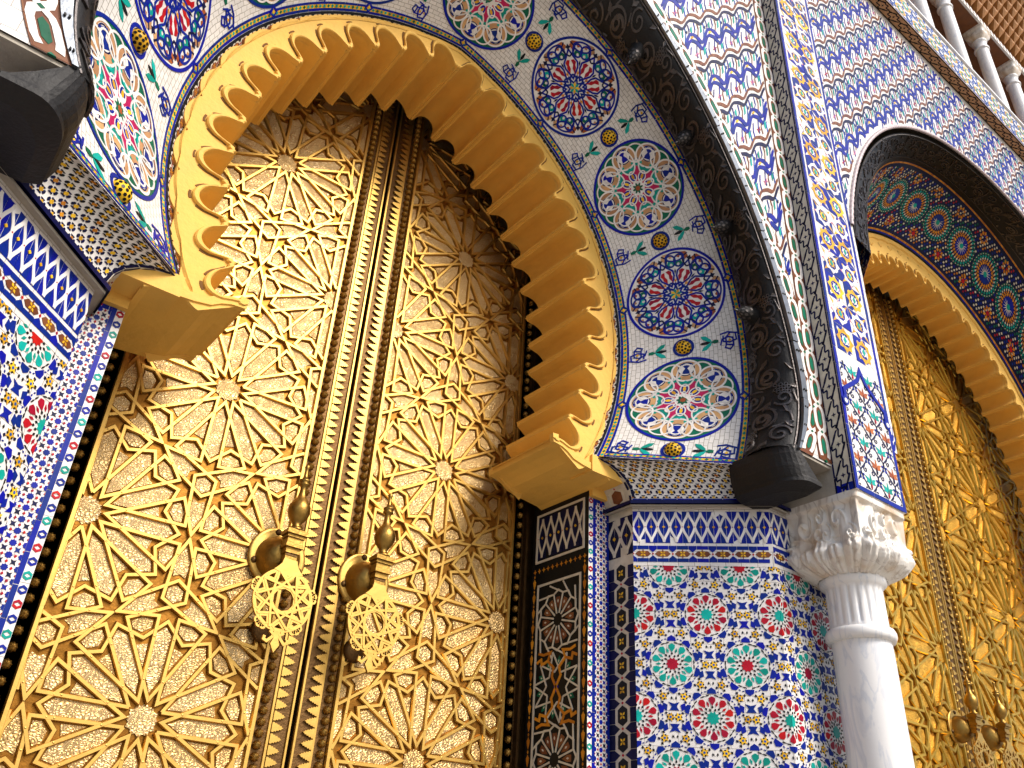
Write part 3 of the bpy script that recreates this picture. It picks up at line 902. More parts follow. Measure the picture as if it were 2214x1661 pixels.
# unseen masonry boxes added behind everything to keep daylight out of the gateways
t = thing('daylight_block_wall', 'unseen masonry boxes added behind the tiled gateways to block daylight', 'wall', W3(1.2, 1.1, -.375))
mb = MB()
mb.box(W3(-2.0, 1.10, -.375), W3(4.6, 1.25, 2.2), 'core')
mb.box(W3(-2.0, .60, 1.93), W3(4.6, 1.10, 1.97), 'core')
mb.box(W3(-2.0, .60, -.375), W3(-.9, 1.10, 1.93), 'core')
mb.box(W3(4.0, .60, -.375), W3(4.6, 1.10, 1.93), 'core')
mb.box(W3(1.06, .69, -.375), W3(1.13, 1.10, 1.93), 'core')
mb.build('masonry', t)

# ------------------------------------------------------------------ archivolt with medallions
arc = thing('archivolt', 'splayed white tiled band of round medallions around the near brass door', 'wall', W3(AX, .74, -.375))
cone = Loft(arch3(IN, YI), arch3(OUT, YO))
pm = cone(np.array([cone.L * .8]), np.array([cone.W / 2]), np.array([0.]))[0]
nm = cone(np.array([cone.L * .8]), np.array([cone.W / 2]), np.array([1.]))[0] - pm
if nm @ (np.array([0, 0, Z0]) - pm) < 0: cone.N = -cone.N
base = cone.sheet('scale_white', 'white_scale_tiling', arc, 240, 6)
LU, WV = cone.L, cone.W
PC = []
s0, ds = .065, .10875
Rm = .325
ma, mb_ = medallion_a(Rm), medallion_b(Rm)
for k in range(9):
    c = ((s0 + ds * k) * LU, .5 * WV)
    rot = pi / 2 + (rng.uniform(-.05, .05))
    PC += [xf(q, rot, 1, c) for q in (ma if k % 2 == 0 else mb_)]
    for tt in (.055, .945):
        PC.append(RB(dia((c[0], tt * WV), .030, .026), .009, 'blue', .008, True)); PC.append(PL(dia((c[0], tt * WV), .012), 'yellow', .007))
for k in range(10):
    s = (s0 + ds * (k - .5)) * LU
    if k == 0: s = .0115 * LU
    if k == 9: s = .9885 * LU
    v = lambda x: x * WV
    for tt, rr in ((.125, 90), (.875, -90)):
        PC += knot((s, v(tt + (.012 if tt < .5 else -.012))), .060, rr)
    PC += leaf3((s, v(.27)), .055, -90 if False else 0) if False else [xf(q, -pi / 2 + pi / 2, 1, (0, 0)) for q in leaf3((s, v(.275)), .066, 0)]
    PC += leaf3((s, v(.725)), .066, 180)
    PC.append(RB(circ(.058, 24, (s, .5 * WV)), .016, 'blue', .006, True))
# chain borders
def chain(L, y0, wd):
    P = []; P += brick_row(0, L, y0, y0 + .28 * wd, 'blue', .10) + brick_row(0, L, y0 + .74 * wd, y0 + wd, 'blue', .10)
    n = int(L / .034)
    for i in range(n):
        x = (i + .5) * L / n
        P.append(PL(rect(x - .0165, y0 + .29 * wd, x + .0165, y0 + .73 * wd), 'yellow', .003))
        P.append(PL(dia((x, y0 + .51 * wd), .013, .20 * wd), 'turquoise' if i % 3 else 'green', .005))
    return P
PC += chain(LU, .004, .050) + chain(LU, WV - .054, .050)
for e in (.005, LU - .005 - .036):
    q = chain(WV - .09, 0, .036)
    PC += [(np.c_[V[:, 1] + e, V[:, 0] + .045], F, L, c, h + .0015) for V, F, L, c, h in q]
tiles(PC, cone, arc, nsep=300, amin=2.5e-4)
# honeycomb bosses
for k in range(10):
    s = (s0 + ds * (k - .5)) * LU
    if k == 0: s = .0115 * LU
    if k == 9: s = .9885 * LU
    c0 = cone(np.array([s]), np.array([.5 * WV]), np.array([0.]))[0]
    nn = cone(np.array([s]), np.array([.5 * WV]), np.array([1.]))[0] - c0
    ta = np.cross(nn, (0, 0, 1.)); ta /= np.linalg.norm(ta); tb = np.cross(nn, ta)
    m1 = MB(); R = .050
    ph = np.linspace(0, pi / 2, 8); th = np.linspace(0, 2 * pi, 20, endpoint=False)
    G = np.array([[c0 + R * (math.cos(p) * (math.cos(q) * ta + math.sin(q) * tb) + .85 * math.sin(p) * nn) for q in th] for p in ph])
    m1.grid(G, 'yellow', cv=True); b_ = m1.build('boss', arc, smooth=True)
    m2 = MB()
    for i in range(64):
        y = 1 - (i + .5) / 34.0
        if y < .05: break
        q = i * 2.39996; r = math.sqrt(1 - y * y)
        d = r * (math.cos(q) * ta + math.sin(q) * tb) + y * nn
        e1 = np.cross(d, ta + .3 * tb); e1 /= np.linalg.norm(e1); e2 = np.cross(d, e1)
        cc = c0 + R * 1.015 * (d - .15 * y * nn)
        m2.add([cc + .0082 * (math.cos(a) * e1 + math.sin(a) * e2) for a in np.linspace(0, 2 * pi, 6, endpoint=False)], [list(range(6))], 'black')
    m2.build('honeycomb_cells', b_)

# narrow amber chain between stucco and medallion band
IN2 = arch(AX, .078, .765, .4265, .553)
nar = Loft(arch3(IN2, YI + .010), arch3(IN, YI))
pm = nar(np.array([nar.L * .8]), np.array([nar.W / 2]), np.array([0., ]))[0]
nm = nar(np.array([nar.L * .8]), np.array([nar.W / 2]), np.array([1.]))[0] - pm
if nm @ (np.array([0, 0, Z0]) - pm) < 0: nar.N = -nar.N
nar.sheet('ivory', 'amber_chain_band', arc, 200, 1)
q = lozenge_chain(nar.L, nar.W, .075, 'black', 'brown')
q = [(V, F, L, 'orange' if c == 'yellow' else c, h) for V, F, L, c, h in q]
tiles(q, nar, arc, nsep=0)

# ------------------------------------------------------------------ jamb walls either side of the near door
def jamb(sgn):
    side = 'right' if sgn > 0 else 'left'
    lab = ('splayed tiled jamb wall of red and green rosettes between the near door and the marble column' if sgn > 0 else
           'splayed tiled jamb wall at the left edge, nearest the camera, left of the near door')
    X = lambda o: AX + sgn * o
    T = thing('jamb_wall', lab, 'wall', W3(X(.44), .76, -.375))
    zb = .0                      # metres, bottom
    def pl(x0, y0, x1, y1, flipn=1):
        a, b = W3(x0, y0, 0), W3(x1, y1, 0); a[2] = b[2] = 0
        U = (b - a); w = np.linalg.norm(U); U /= w
        N = np.cross(U, (0, 0, 1.))
        if N @ (W3(AX, -.2, 0) - a) < 0: N = -N
        N[2] = 0; N /= np.linalg.norm(N)
        return w, plane(a, U, (0, 0, 1.), N)
    zz = lambda zrel: S * zrel + Z0
    # reveal beside the door
    w, mp = pl(X(.3385), .985, X(.3385), .86)
    ztop = zz(.535)
    r_ = sheet(w, ztop, mp, 'black', 'reveal_panel', T)
    lo = 1.4
    pan = lambda pcs, v0: [(V + np.array([0, v0]), F, L, c, h) for V, F, L, c, h in pcs]
    og = ogee2(w - .10, .27, .075, 'navy')
    og = [(V + np.array([.05, ztop - .36]), F, L, 'ivory' if c == 'white' else c, h) for V, F, L, c, h in og]
    fr = [RB(rect(.04, ztop - .375, w - .04, ztop - .075), .014, 'ivory', .008, True)]
    bd = []
    for i in range(12):
        x = .03 + i * (w - .06) / 11
        bd.append(PL(star(4, .016, .006, 0, (x, ztop - .43)), 'orange', .004))
    tiles(pan(dark_panel(w, ztop - .46 - lo), lo) + og + fr + bd, mp, r_, nsep=60, amin=2.5e-4)
    # front strip with chevrons and stars
    w, mp = pl(X(.3385), .86, X(.3785), .86)
    ztop = zz(.517)
    st = sheet(w, ztop, mp, 'joint_white', 'star_strip', T)
    h = ztop - lo
    q = pan(chevrons(.032, h), lo)
    q += pan([(V + np.array([.053, 0]), F, L, c, hh) for V, F, L, c, hh in star_strip(.088, h)], lo)
    q += pan(brick_row(.033, .052, 0, h, 'blue', .115, vert=True) + brick_row(.143, .159, 0, h, 'blue', .115, vert=True), lo)
    q += brick_row(.033, .159, ztop - .022, ztop - .002, 'blue', .03)
    tiles(q, mp, st, nsep=70, amin=1.2e-4)
    # return
    w, mp = pl(X(.3785), .86, X(.3785), .811)
    ztop = zz(.500)
    rr = sheet(w, ztop, mp, 'ivory', 'return_strip', T)
    q = pan(dark_chain(w, ztop - .32 - lo), lo)
    q += [(V + np.array([0, ztop - .29]), F, L, 'ivory' if c == 'white' else c, hh) for V, F, L, c, hh in ogee2(w, .24, .098, 'navy')]
    tiles(q, mp, rr, nsep=20, amin=2.5e-4)
    # splayed panel and the wall beyond it
    def zell(x0, y0, x1, y1, name, u_red, n_, bands=True):
        w, mp = pl(x0, y0, x1, y1)
        top = zz(.500)
        pn = sheet(w, top, mp, 'joint_white', name, T)
        vf = Z0 + 1.640
        q = pan(field10(w, vf - lo, u_red, Z0 + 1.371 - lo), lo)
        q += pan(lozenge_chain(w, .094, .1045), Z0 + 1.662)
        q += pan(ogee2(w, .196, .0696), Z0 + 1.770)
        tiles(q, mp, pn, nsep=n_, amin=1.5e-4)
        return w
    w = zell(X(.3785), .811, X(.5125), .674, 'splay_panel', .3835, 230)
    if sgn > 0: zell(X(.5125), F0, XP + .10, F0, 'flank_panel', 0.0, 60)
    else: zell(X(.5125), F0, X(.80), F0, 'flank_panel', 0.0, 20)
    # cove impost: overhangs the splay and carries the medallion band
    offi = IN[-1, 0] - AX; offo = OUT[-1, 0] - AX
    zlo, zhi = .503, .553
    def cove(b0, b1, t0, t1, name, pcs_fn, wd=None):
        b0, b1, t0, t1 = (np.asarray(a, float) * S for a in (b0, b1, t0, t1))
        w = np.linalg.norm(b1 - b0); hh = (zhi - zlo) * S; arcl = hh * 1.45
        def raw(u, v):
            a = (np.asarray(u) / w)[:, None]; f = np.clip(np.asarray(v) / arcl, -.02, 1.02) * pi / 2
            B = b0 * (1 - a) + b1 * a; Tt = t0 * (1 - a) + t1 * a
            k = (1 - np.cos(f))[:, None]
            P = B * (1 - k) + Tt * k
            return np.c_[P, zlo * S + Z0 + np.sin(f) * hh]
        def mp(u, v, h):
            u = np.asarray(u, float); v = np.asarray(v, float); P = raw(u, v); e = 1e-3
            N = np.cross(raw(u + e, v) - P, raw(u, v + e) - P); N /= np.linalg.norm(N, axis=1, keepdims=True)
            sg = np.sign((N * (W3(AX, -.3, .3) - P)).sum(1, keepdims=True))
            return P + N * sg * np.asarray(h)[:, None]
        c_ = sheet(w, arcl, mp, 'white' if wd is None else 'ivory', name, T, nu=1, nv=12)
        tiles(pcs_fn(w, arcl), mp, c_, nsep=40, amin=1.5e-4)
    bi, bo = (X(.3725), .805), (X(.5065), .668)
    ti, to = (X(offi), YI), (X(offo), YO)
    cove(bi, bo, ti, to, 'cove', lambda w, a: [(V + np.array([0, .018]), F, L, c, h) for V, F, L, c, h in cove_stars(w, a - .034)] + brick_row(0, w, .002, .015, 'blue', .085) + brick_row(0, w, a - .014, a - .002, 'navy', .085) + brick_row(.002, .018, .016, a - .016, 'navy', .05, vert=True))
    cove((X(.3725), .86), bi, (X(offi), .86), ti, 'cove_return', lambda w, a: [(np.c_[V[:, 1], V[:, 0]], F, L, 'orange' if c == 'yellow' else c, h) for V, F, L, c, h in lozenge_chain(a, w, .11, 'ivory', 'brown')] + brick_row(w - .018, w - .002, .0, a, 'navy', .05, vert=True), 1)
    # dark ledge below it
    path = np.array([(X(.3725), .862), (X(.3725), .805), (X(.5065), .668), (X(.60) if sgn > 0 else X(.80), .668)]) * S
    m1 = MB(); pc = RB(path, .05, 'navy', zlo * S + Z0 - .001)
    emit(m1, pc, lambda u, v, h: np.c_[u, v, h], hb=zlo * S + Z0 - .022); m1.build('ledge', T)
    m1 = MB(); pc = RB(path + np.array([sgn * .012, .012]), .05, 'plaster', zlo * S + Z0 - .022)
    emit(m1, pc, lambda u, v, h: np.c_[u, v, h], hb=zlo * S + Z0 - .034); m1.build('plaster_bed', T)
    return T
jamb(1); jamb(-1)

# ------------------------------------------------------------------ spandrel wall
sp = thing('spandrel_wall', 'wall of blue wavy tiling above and beside the bronze arch of the near gateway', 'wall', W3(AX, G0, .5))
def arch_wall(A, y, x0, x1, zb, zt, mat, name, parent, uvs=1.0):
    n = len(A); m = n // 2
    mb = MB(); F = []; V = []
    def quad(p, q, r, s):
        o = len(V); V.extend([p, q, r, s]); F.append((o, o + 1, o + 2, o + 3))
    for i in range(n - 1):
        a, b = A[i], A[i + 1]
        if i < m: quad((x0, a[1]), (a[0], a[1]), (b[0], b[1]), (x0, b[1]))
        else: quad((x1, b[1]), (b[0], b[1]), (a[0], a[1]), (x1, a[1]))
    za = A[m][1]
    quad((x0, za), (x1, za), (x1, zt), (x0, zt))
    V = np.array(V); mb.add(np.c_[V[:, 0] * S, np.full(len(V), y * S), V[:, 1] * S + Z0], F, mat)
    return mb.build(name, parent, uv=np.c_[V[:, 0] * S, V[:, 1] * S])
fld = arch_wall(FL, G0, -.62, XP, FL[0, 1], 1.93, 'joint_white', 'wave_field', sp)
# underside of the spandrel where it overhangs the flank walls
mb = MB()
for x0, x1 in ((FL[-1, 0], XP), (-.62, FL[0, 0])):
    mb.box(W3(x0, G0 + .002, FL[0, 1] - .004), W3(x1, F0 + .02, FL[0, 1]), 'plaster')
mb.build('overhang', sp)
face = plane(W3(-.62, G0, 0), (1, 0, 0), (0, 0, 1), (0, -1, 0))
bw = .030
FB = arch(AX, .3615, .606, .874 + bw, .545, pinch=PIN)
def dist_arch(x, z, e, zc, r):
    return math.hypot(abs(x - AX) + e, z - zc) - r
def in_field(u, v):
    x, z = u / S - .62, v / S
    return z > .56 and x < XP - bw - .004 and dist_arch(x, z, .3615, .606, .874) > bw
wv = waves(S * (XP + .62), S * 1.45, lambda u, v: in_field(u, v + S * .5))
tiles([(V + np.array([0, S * .5]), F, L, c, h) for V, F, L, c, h in wv], face, fld, nsep=120, amin=2.5e-4)
# interlace border along the arch and along the pilaster
bl = Loft(arch3(FL, G0), arch3(FB, G0)); bl.N = np.tile((0, -1., 0), (len(bl.N), 1))
b1 = bl.sheet('brown', 'arch_border', sp, 200, 1, z=.003)
tiles([(V, F, L, c, h + .003) for V, F, L, c, h in interlace(bl.L, bl.W, .185)], bl, b1, nsep=60, amin=2e-4)
vb = plane(W3(XP - bw, G0, .548), (0, 0, 1), (1, 0, 0), (0, -1, 0))
b2 = sheet(S * 1.38, S * bw, vb, 'brown', 'side_border', sp, z=.006)
tiles([(V, F, L, c, h + .006) for V, F, L, c, h in interlace(S * 1.38, S * bw, .185)], vb, b2, nsep=60, amin=2e-4)

# ------------------------------------------------------------------ pilaster
ps = thing('pilaster', 'tall tiled pilaster of yellow and white stars standing on the marble capital', 'pilaster', W3((XP + XQ) / 2, P0, .503))
zt = 1.93; zp = .503; zs = .735
mp = plane(W3(XP, P0, zp), (1, 0, 0), (0, 0, 1), (0, -1, 0)); w = S * (XQ - XP)
mb = MB(); mb.box(W3(XP, P0, zp), W3(XQ, .70, zt), 'white'); mb.build('pilaster_core', ps)
a_ = sheet(w, S * (zs - zp), mp, 'joint_white', 'arabesque_panel', ps, z=.002)
tiles([(V, F, L, c, h + .002) for V, F, L, c, h in arabesque(w, S * (zs - zp))], mp, a_, nsep=90, amin=2e-4)
mp = plane(W3(XP, P0, zs), (1, 0, 0), (0, 0, 1), (0, -1, 0))
a_ = sheet(w, S * (zt - zs), mp, 'joint_white', 'star_panel', ps, z=.002)
tiles([(V, F, L, c, h + .002) for V, F, L, c, h in pilaster_stars(w, S * (zt - zs))] + brick_row(0, w, .0, .02, 'white', .12), mp, a_, nsep=200, amin=2e-4)
mp = plane(W3(XP, G0, zp), (0, -1, 0), (0, 0, 1), (-1, 0, 0)); w = S * (G0 - P0)
a_ = sheet(w, S * (zt - zp), mp, 'ivory', 'lozenge_return', ps, z=.002)
tiles([(V, F, L, c, h + .002) for V, F, L, c, h in loz_strip(w, S * (zt - zp))] + brick_row(0, w, .0, .045, 'blue', .04), mp, a_, nsep=60, amin=2e-4)
mp = plane(W3(XP, F0, zp), (0, -1, 0), (0, 0, 1), (-1, 0, 0))
sheet(S * (F0 - G0), S * (.548 - zp), mp, 'plaster', 'plaster_return', ps, z=.002)
# ================================================================== SCALLOPED STUCCO ARCHES
def normals2(A, c):
    t = np.gradient(A, axis=0); t /= np.linalg.norm(t, axis=1, keepdims=True)
    n = np.c_[-t[:, 1], t[:, 0]]
    s = np.sign((n * (A - np.asarray(c))).sum(1, keepdims=True)); return n * s
def stucco_arch(ax, core, outer_args, Yf, Yb, nl, depth, label, corbel=None, sc=1.0):
    e, zc, r, zb = core
    n = nl * 22 + 1
    A = arch(ax, e, zc, r, zb, n); O = arch(ax, *outer_args, n)
    N = normals2(A, (ax, zc))
    T = thing('scalloped_arch', label, 'arch', W3(ax, Yf, zb))
    w = (np.arange(n) / (n - 1) * nl) % 1.0
    w[-1] = 0
    g = np.where((w < .13) | (w > .87), 0, np.abs(np.sin(pi * np.clip((w - .13) / .74, 0, 1))) ** .42)
    nick = np.where((np.abs(w) < .022) | (w > .978), -.10, 0)
    Pp = A + N * (depth * (g + nick))[:, None]
    to3 = lambda P, y: np.c_[P[:, 0] * S, np.full(len(P), y * S) if np.isscalar(y) else y * S, P[:, 1] * S + Z0]
    # soffit, one flute per lobe
    ys = [Yf, Yf + .004, Yb]
    per = 22
    for k in range(nl):
        sl = slice(k * per, (k + 1) * per + 1)
        m1 = MB(); q = Pp[sl]
        G = np.array([to3(q - N[sl] * (.0 if i else -.0025), y) for i, y in enumerate(ys)])
        m1.grid(G, 'stucco')
        # blind end towards the door
        o = q + N[sl] * (.05 - 0 * depth)
        m1.grid(np.array([to3(q, Yb), to3(A[sl] + N[sl] * (depth + .03), Yb)]), 'stucco')
        m1.build('lobe', T, smooth=False)
    # face: a proud rim round every lobe, a second scalloped step, a flat band and an outer roll
    s_all = np.abs(np.sin(pi * np.arange(n) / per))
    L1 = Pp + N * .0085
    L2 = A + N * (depth + .024 + .011 * s_all ** .8)[:, None]
    L2 = np.where(((L2 - L1) * N).sum(1, keepdims=True) < .002, L1 + N * .002, L2)
    D = O - L2
    rows = [to3(Pp, Yf), to3(Pp + N * .0006, Yf - .0062), to3(Pp + N * .0022, Yf - .0075), to3(L1 - N * .0022, Yf - .0075), to3(L1 - N * .0005, Yf - .0060), to3(L1, Yf - .0032),
            to3(L2 - N * .0012, Yf - .0032), to3(L2, Yf + .0), to3(L2 + D * .55, Yf + .0), to3(L2 + D * .62, Yf - .0035), to3(L2 + D * .85, Yf - .0055), to3(O, Yf - .004)]
    m1 = MB(); m1.grid(np.array(rows), 'stucco'); m1.build('face_moulding', T, smooth=False)
    # raised dark ribbons painted as the shade of incised outlines, broken here and there
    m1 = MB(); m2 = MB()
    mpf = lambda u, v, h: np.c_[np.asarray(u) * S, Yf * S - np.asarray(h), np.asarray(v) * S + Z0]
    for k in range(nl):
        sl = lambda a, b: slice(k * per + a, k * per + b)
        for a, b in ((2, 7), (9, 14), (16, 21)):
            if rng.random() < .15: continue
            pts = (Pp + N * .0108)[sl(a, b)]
            emit(m1, RB(pts, rng.uniform(.0018, .0030) * sc, 'groove_shade', .0160), mpf, .0)
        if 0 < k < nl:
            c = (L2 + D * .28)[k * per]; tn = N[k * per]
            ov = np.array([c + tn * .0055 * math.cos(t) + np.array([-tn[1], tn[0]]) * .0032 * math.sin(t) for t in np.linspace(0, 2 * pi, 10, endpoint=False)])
            emit(m1, RB(ov, .0011 * sc, 'groove_shade', .0012, True), mpf, -.01)
    o_ = m1.build('groove_shade_lines', T); o_['kind'] = 'stuff'
    if corbel:
        for sg in (-1, 1):
            m1 = MB()
            pr = [(.3385, zb + .004)] + corbel + [(.3385, corbel[-1][1])]
            pr = np.array(pr)
            fr = to3(np.c_[ax + sg * pr[:, 0], pr[:, 1]], Yf + .002); bk = to3(np.c_[ax + sg * pr[:, 0], pr[:, 1]], Yb + .012)
            k = len(pr)
            m1.add(np.r_[fr, bk], [list(range(k)), list(range(k, 2 * k))[::-1]] + [(i, (i + 1) % k, k + (i + 1) % k, k + i) for i in range(k)], 'stucco')
            rim = RB(np.c_[ax + sg * pr[1:-1, 0], pr[1:-1, 1] + .005], .010, 'stucco', .022)
            emit(m1, rim, mpf, -.01)
            # neck block that sits on the tile strip
            xs = sorted((ax + sg * .300, ax + sg * .3775))
            m1.box(W3(xs[0], .812, .530), W3(xs[1], .8585, .556), 'stucco')
            m1.box(W3(*[sorted((ax + sg * .3385, ax + sg * .3785))[0], .852, .5165]), W3(sorted((ax + sg * .3385, ax + sg * .3785))[1], .8595, .531), 'stucco')
            m1.build('corbel', T)
    return T
CORB = [(.232, .560), (.233, .551), (.246, .5495), (.258, .545), (.268, .538), (.285, .5345), (.312, .532), (.330, .530), (.3385, .5265)]
stucco_arch(AX, (.1066, .766, .3966, .556), (.078, .765, .4265, .553), .820, .957, 28, .033,
            'yellow scalloped stucco arch hung over the top of the near brass door', CORB)

# ================================================================== BRONZE ARCH
class HalfRound:
    def __init__(s, A, B, C, b):
        s.A, s.B, s.b = A, B, b; s.k = np.linspace(0, 1, len(A))
        mid = (A + B) / 2; d = np.asarray(C) - mid; d[:, 1] = 0; s.D = d / np.linalg.norm(d, axis=1, keepdims=True)
        s.L = (plen(A) + plen(B)) / 2; s.W = np.linalg.norm(A - B, axis=1).mean() * 1.25
    def __call__(s, u, v, h):
        t = np.clip(np.asarray(u) / s.L, 0, 1); th = np.asarray(v) / s.W * pi
        f = lambda C: np.c_[np.interp(t, s.k, C[:, 0]), np.interp(t, s.k, C[:, 1]), np.interp(t, s.k, C[:, 2])]
        k = ((1 - np.cos(th)) / 2)[:, None]; b = (s.b + np.asarray(h)) * np.sin(th)
        D = f(s.D)
        side = f(s.B) - f(s.A); side /= np.linalg.norm(side, axis=1, keepdims=True)
        return f(s.A) * (1 - k) + f(s.B) * k + D * b[:, None] - side * (np.asarray(h) * np.cos(th))[:, None]
FLi = arch(AX, .3615, .606, .874 - .013, .545, pinch=(.68, .028, .133))
ba = thing('bronze_arch', 'dark pierced bronze moulding with pine cone bosses arching over the near gateway', 'arch', W3(AX, .63, .545))
hr = HalfRound(arch3(OUT, YO - .002), arch3(FLi, G0 + .004), W3(AX, .63, .75), .075)
us = np.linspace(0, hr.L, 220); vv = np.linspace(0, hr.W, 15)
Gd = np.array([[(a, b) for b in vv] for a in us]).reshape(-1, 2)
m1 = MB(); m1.grid(hr(Gd[:, 0], Gd[:, 1], np.zeros(len(Gd))).reshape(220, 15, 3), 'bronze_dark'); m1.build('half_round', ba, smooth=True)
def scrolls(L, W, p=.30):
    P = []; n = int(L / p); p = L / n
    for i in range(n):
        x = i * p; f = 1 if i % 2 else -1
        Y = lambda a: W * (.5 + f * (a - .5))
        q = .085
        P.append(spiral((x + .26 * p, Y(.55)), .095, 1.6, 200, .014, 'bronze', .010, f))
        P.append(spiral((x + .26 * p, Y(.55)), .055, 1.0, 20, .020, 'bronze', .011, -f))
        P.append(spiral((x + .70 * p, Y(.30)), .070, 1.4, 100, .013, 'bronze', .010, -f))
        P.append(spiral((x + .80 * p, Y(.72)), .060, 1.4, 300, .013, 'bronze', .010, f))
        for a in range(3):
            for b in range(4):
                c = (x + (.50 + .055 * b) * p, Y(.62 + .07 * a + (.035 if b % 2 else 0)))
                P.append(RB(circ(.0105, 6, c), .006, 'bronze', .010, True))
        for a, b in ((.05, .25), (.45, .18), (.95, .5), (.52, .9), (.08, .85)):
            c = (x + a * p, Y(b))
            P.append(PL(np.array([(-.035, -.01), (0, .016), (.04, .006), (.02, -.012)]) @ np.array([[math.cos(a * 9), math.sin(a * 9)], [-math.sin(a * 9), math.cos(a * 9)]]) + c, 'bronze', .010))
        P.append(RB([(x, Y(.5)), (x + .12 * p, Y(.20)), (x + .35 * p, Y(.14)), (x + .5 * p, Y(.40)), (x + .62 * p, Y(.85)), (x + .85 * p, Y(.92)), (x + p, Y(.5))], .013, 'bronze', .009))
    for y in (.05, .95):
        P.append(RB([(a, W * y) for a in np.linspace(0, L, 160)], .012, 'bronze', .009))
    return P
tiles(scrolls(hr.L, hr.W), hr, ba, nsep=120, amin=6e-4, name='scroll', stuffname='openwork', flat=1)
fl = Loft(arch3(FLi, G0), arch3(FL, G0)); fl.N = np.tile((0, -1., 0), (len(fl.N), 1))
npl = 22
for k in range(npl):
    u0, u1 = k * fl.L / npl + .003, (k + 1) * fl.L / npl - .003
    pts = np.r_[np.c_[np.linspace(u0, u1, 8), np.full(8, .0)], np.c_[np.linspace(u1, u0, 8), np.full(8, fl.W)]]
    m1 = MB(); emit(m1, PL(pts, 'sheet_metal', .012 + .004 * (k % 2)), fl, -.004); pl_ = m1.build('flange_plate', ba)
    m1 = MB()
    for a in (.15, .5, .85):
        for b in (.3, .7):
            emit(m1, PL(circ(.006, 8, (u0 + a * (u1 - u0), b * fl.W)), 'bronze_dark', .020), fl, .01)
    o = m1.build('rivets', pl_); o['kind'] = 'stuff'
def cone_boss(c, d, parent, R=.050, mat='bronze'):
    d = np.asarray(d, float); d /= np.linalg.norm(d)
    a = np.cross(d, (0, 1, .2)); a /= np.linalg.norm(a); b = np.cross(d, a)
    prof = [(1.25, -.02), (1.05, .015), (.98, .03), (1.0, .05), (.92, .08), (.70, .105), (.40, .125), (.16, .135), (.10, .16), (.02, .175)]
    th = np.linspace(0, 2 * pi, 20, endpoint=False)
    m1 = MB(); m1.grid(np.array([[c + R * r * (math.cos(t) * a + math.sin(t) * b) + d * h for t in th] for r, h in prof]), 'bronze_dark', cv=True)
    o = m1.build('boss', parent, smooth=True)
    m2 = MB()
    for i in range(5):
        for k in range(10):
            t = 2 * pi * (k + .5 * (i % 2)) / 10; j = 3 + i
            r, h = prof[j]; r2_, h2 = prof[j + 1]
            p = lambda tt, f: c + R * (r * (1 - f) + r2_ * f) * 1.04 * (math.cos(tt) * a + math.sin(tt) * b) + d * (h * (1 - f) + h2 * f + .002)
            m2.add([p(t - .24, .5), p(t, .05), p(t + .24, .5), p(t, .95)], [(0, 1, 2, 3)], mat)
    m2.build('boss_scales', o)
for s in (.21, .29, .37, .455, .545, .63, .712, .797, .878):
    c = hr(np.array([s * hr.L]), np.array([hr.W * .46]), np.array([0.]))[0]
    dd = hr(np.array([s * hr.L]), np.array([hr.W * .46]), np.array([.1]))[0] - c
    cone_boss(c, dd, ba)
def corbel_bronze(sg):
    X = lambda o: AX + sg * o
    m1 = MB()
    secs = [(.453, .476, .590, .690, .552), (.451, .482, .588, .690, .540), (.452, .497, .587, .690, .522), (.456, .511, .587, .690, .509), (.458, .516, .586, .690, .506), (.458, .516, .586, .690, .501), (.472, .512, .605, .690, .495)]
    G = []
    for x0, x1, y0, y1, z in secs:
        rx, ry = min(.030, (x1 - x0) * .8), .045
        arcp = [(x0 + rx - rx * math.cos(t), y0 + ry - ry * math.sin(t)) for t in np.linspace(0, pi / 2, 9)]
        G.append([W3(X(x), y, z) for x, y in [(x0, y1)] + arcp + [(x1 - .004, y0), (x1, y0 + .006), (x1, y1)]])
    k = np.array(G); nn = k.shape[1]
    m1.grid(k, 'bronze_dark')
    m1.add(k[0], [list(range(nn))], 'bronze_dark'); m1.add(k[-1], [list(range(nn))], 'bronze_dark')
    return m1.build('corbel', ba)
corbel_bronze(1); corbel_bronze(-1)

# ================================================================== BRASS DOORS
def strap(pts, w, h, closed=False, prev=None, nxt=None):
    pts = np.asarray(pts, float)
    P = pts
    if prev is not None: P = np.r_[[prev], P]
    if nxt is not None: P = np.r_[P, [nxt]]
    o = off(P, w / 2, closed)
    if prev is not None: o = o[1:]
    if nxt is not None: o = o[:-1]
    n = len(pts)
    return pts, o, h, closed
def strap_mesh(mb, st, mp, mat):
    pts, o, h, closed = st; n = len(pts)
    rows = []
    for k, hh in ((1.0, 0.0), (1.0, h * .55), (.62, h), (-.62, h), (-1.0, h * .55), (-1.0, 0.0)):
        q = pts + o * k; rows.append(mp(q[:, 0], q[:, 1], np.full(n, hh)))
    G = np.array(rows).transpose(1, 0, 2)
    mb.grid(G, mat, cu=closed)
    if not closed:
        mb.add(G[0], [[0, 1, 2, 3, 4, 5]], mat); mb.add(G[-1], [[5, 4, 3, 2, 1, 0]], mat)
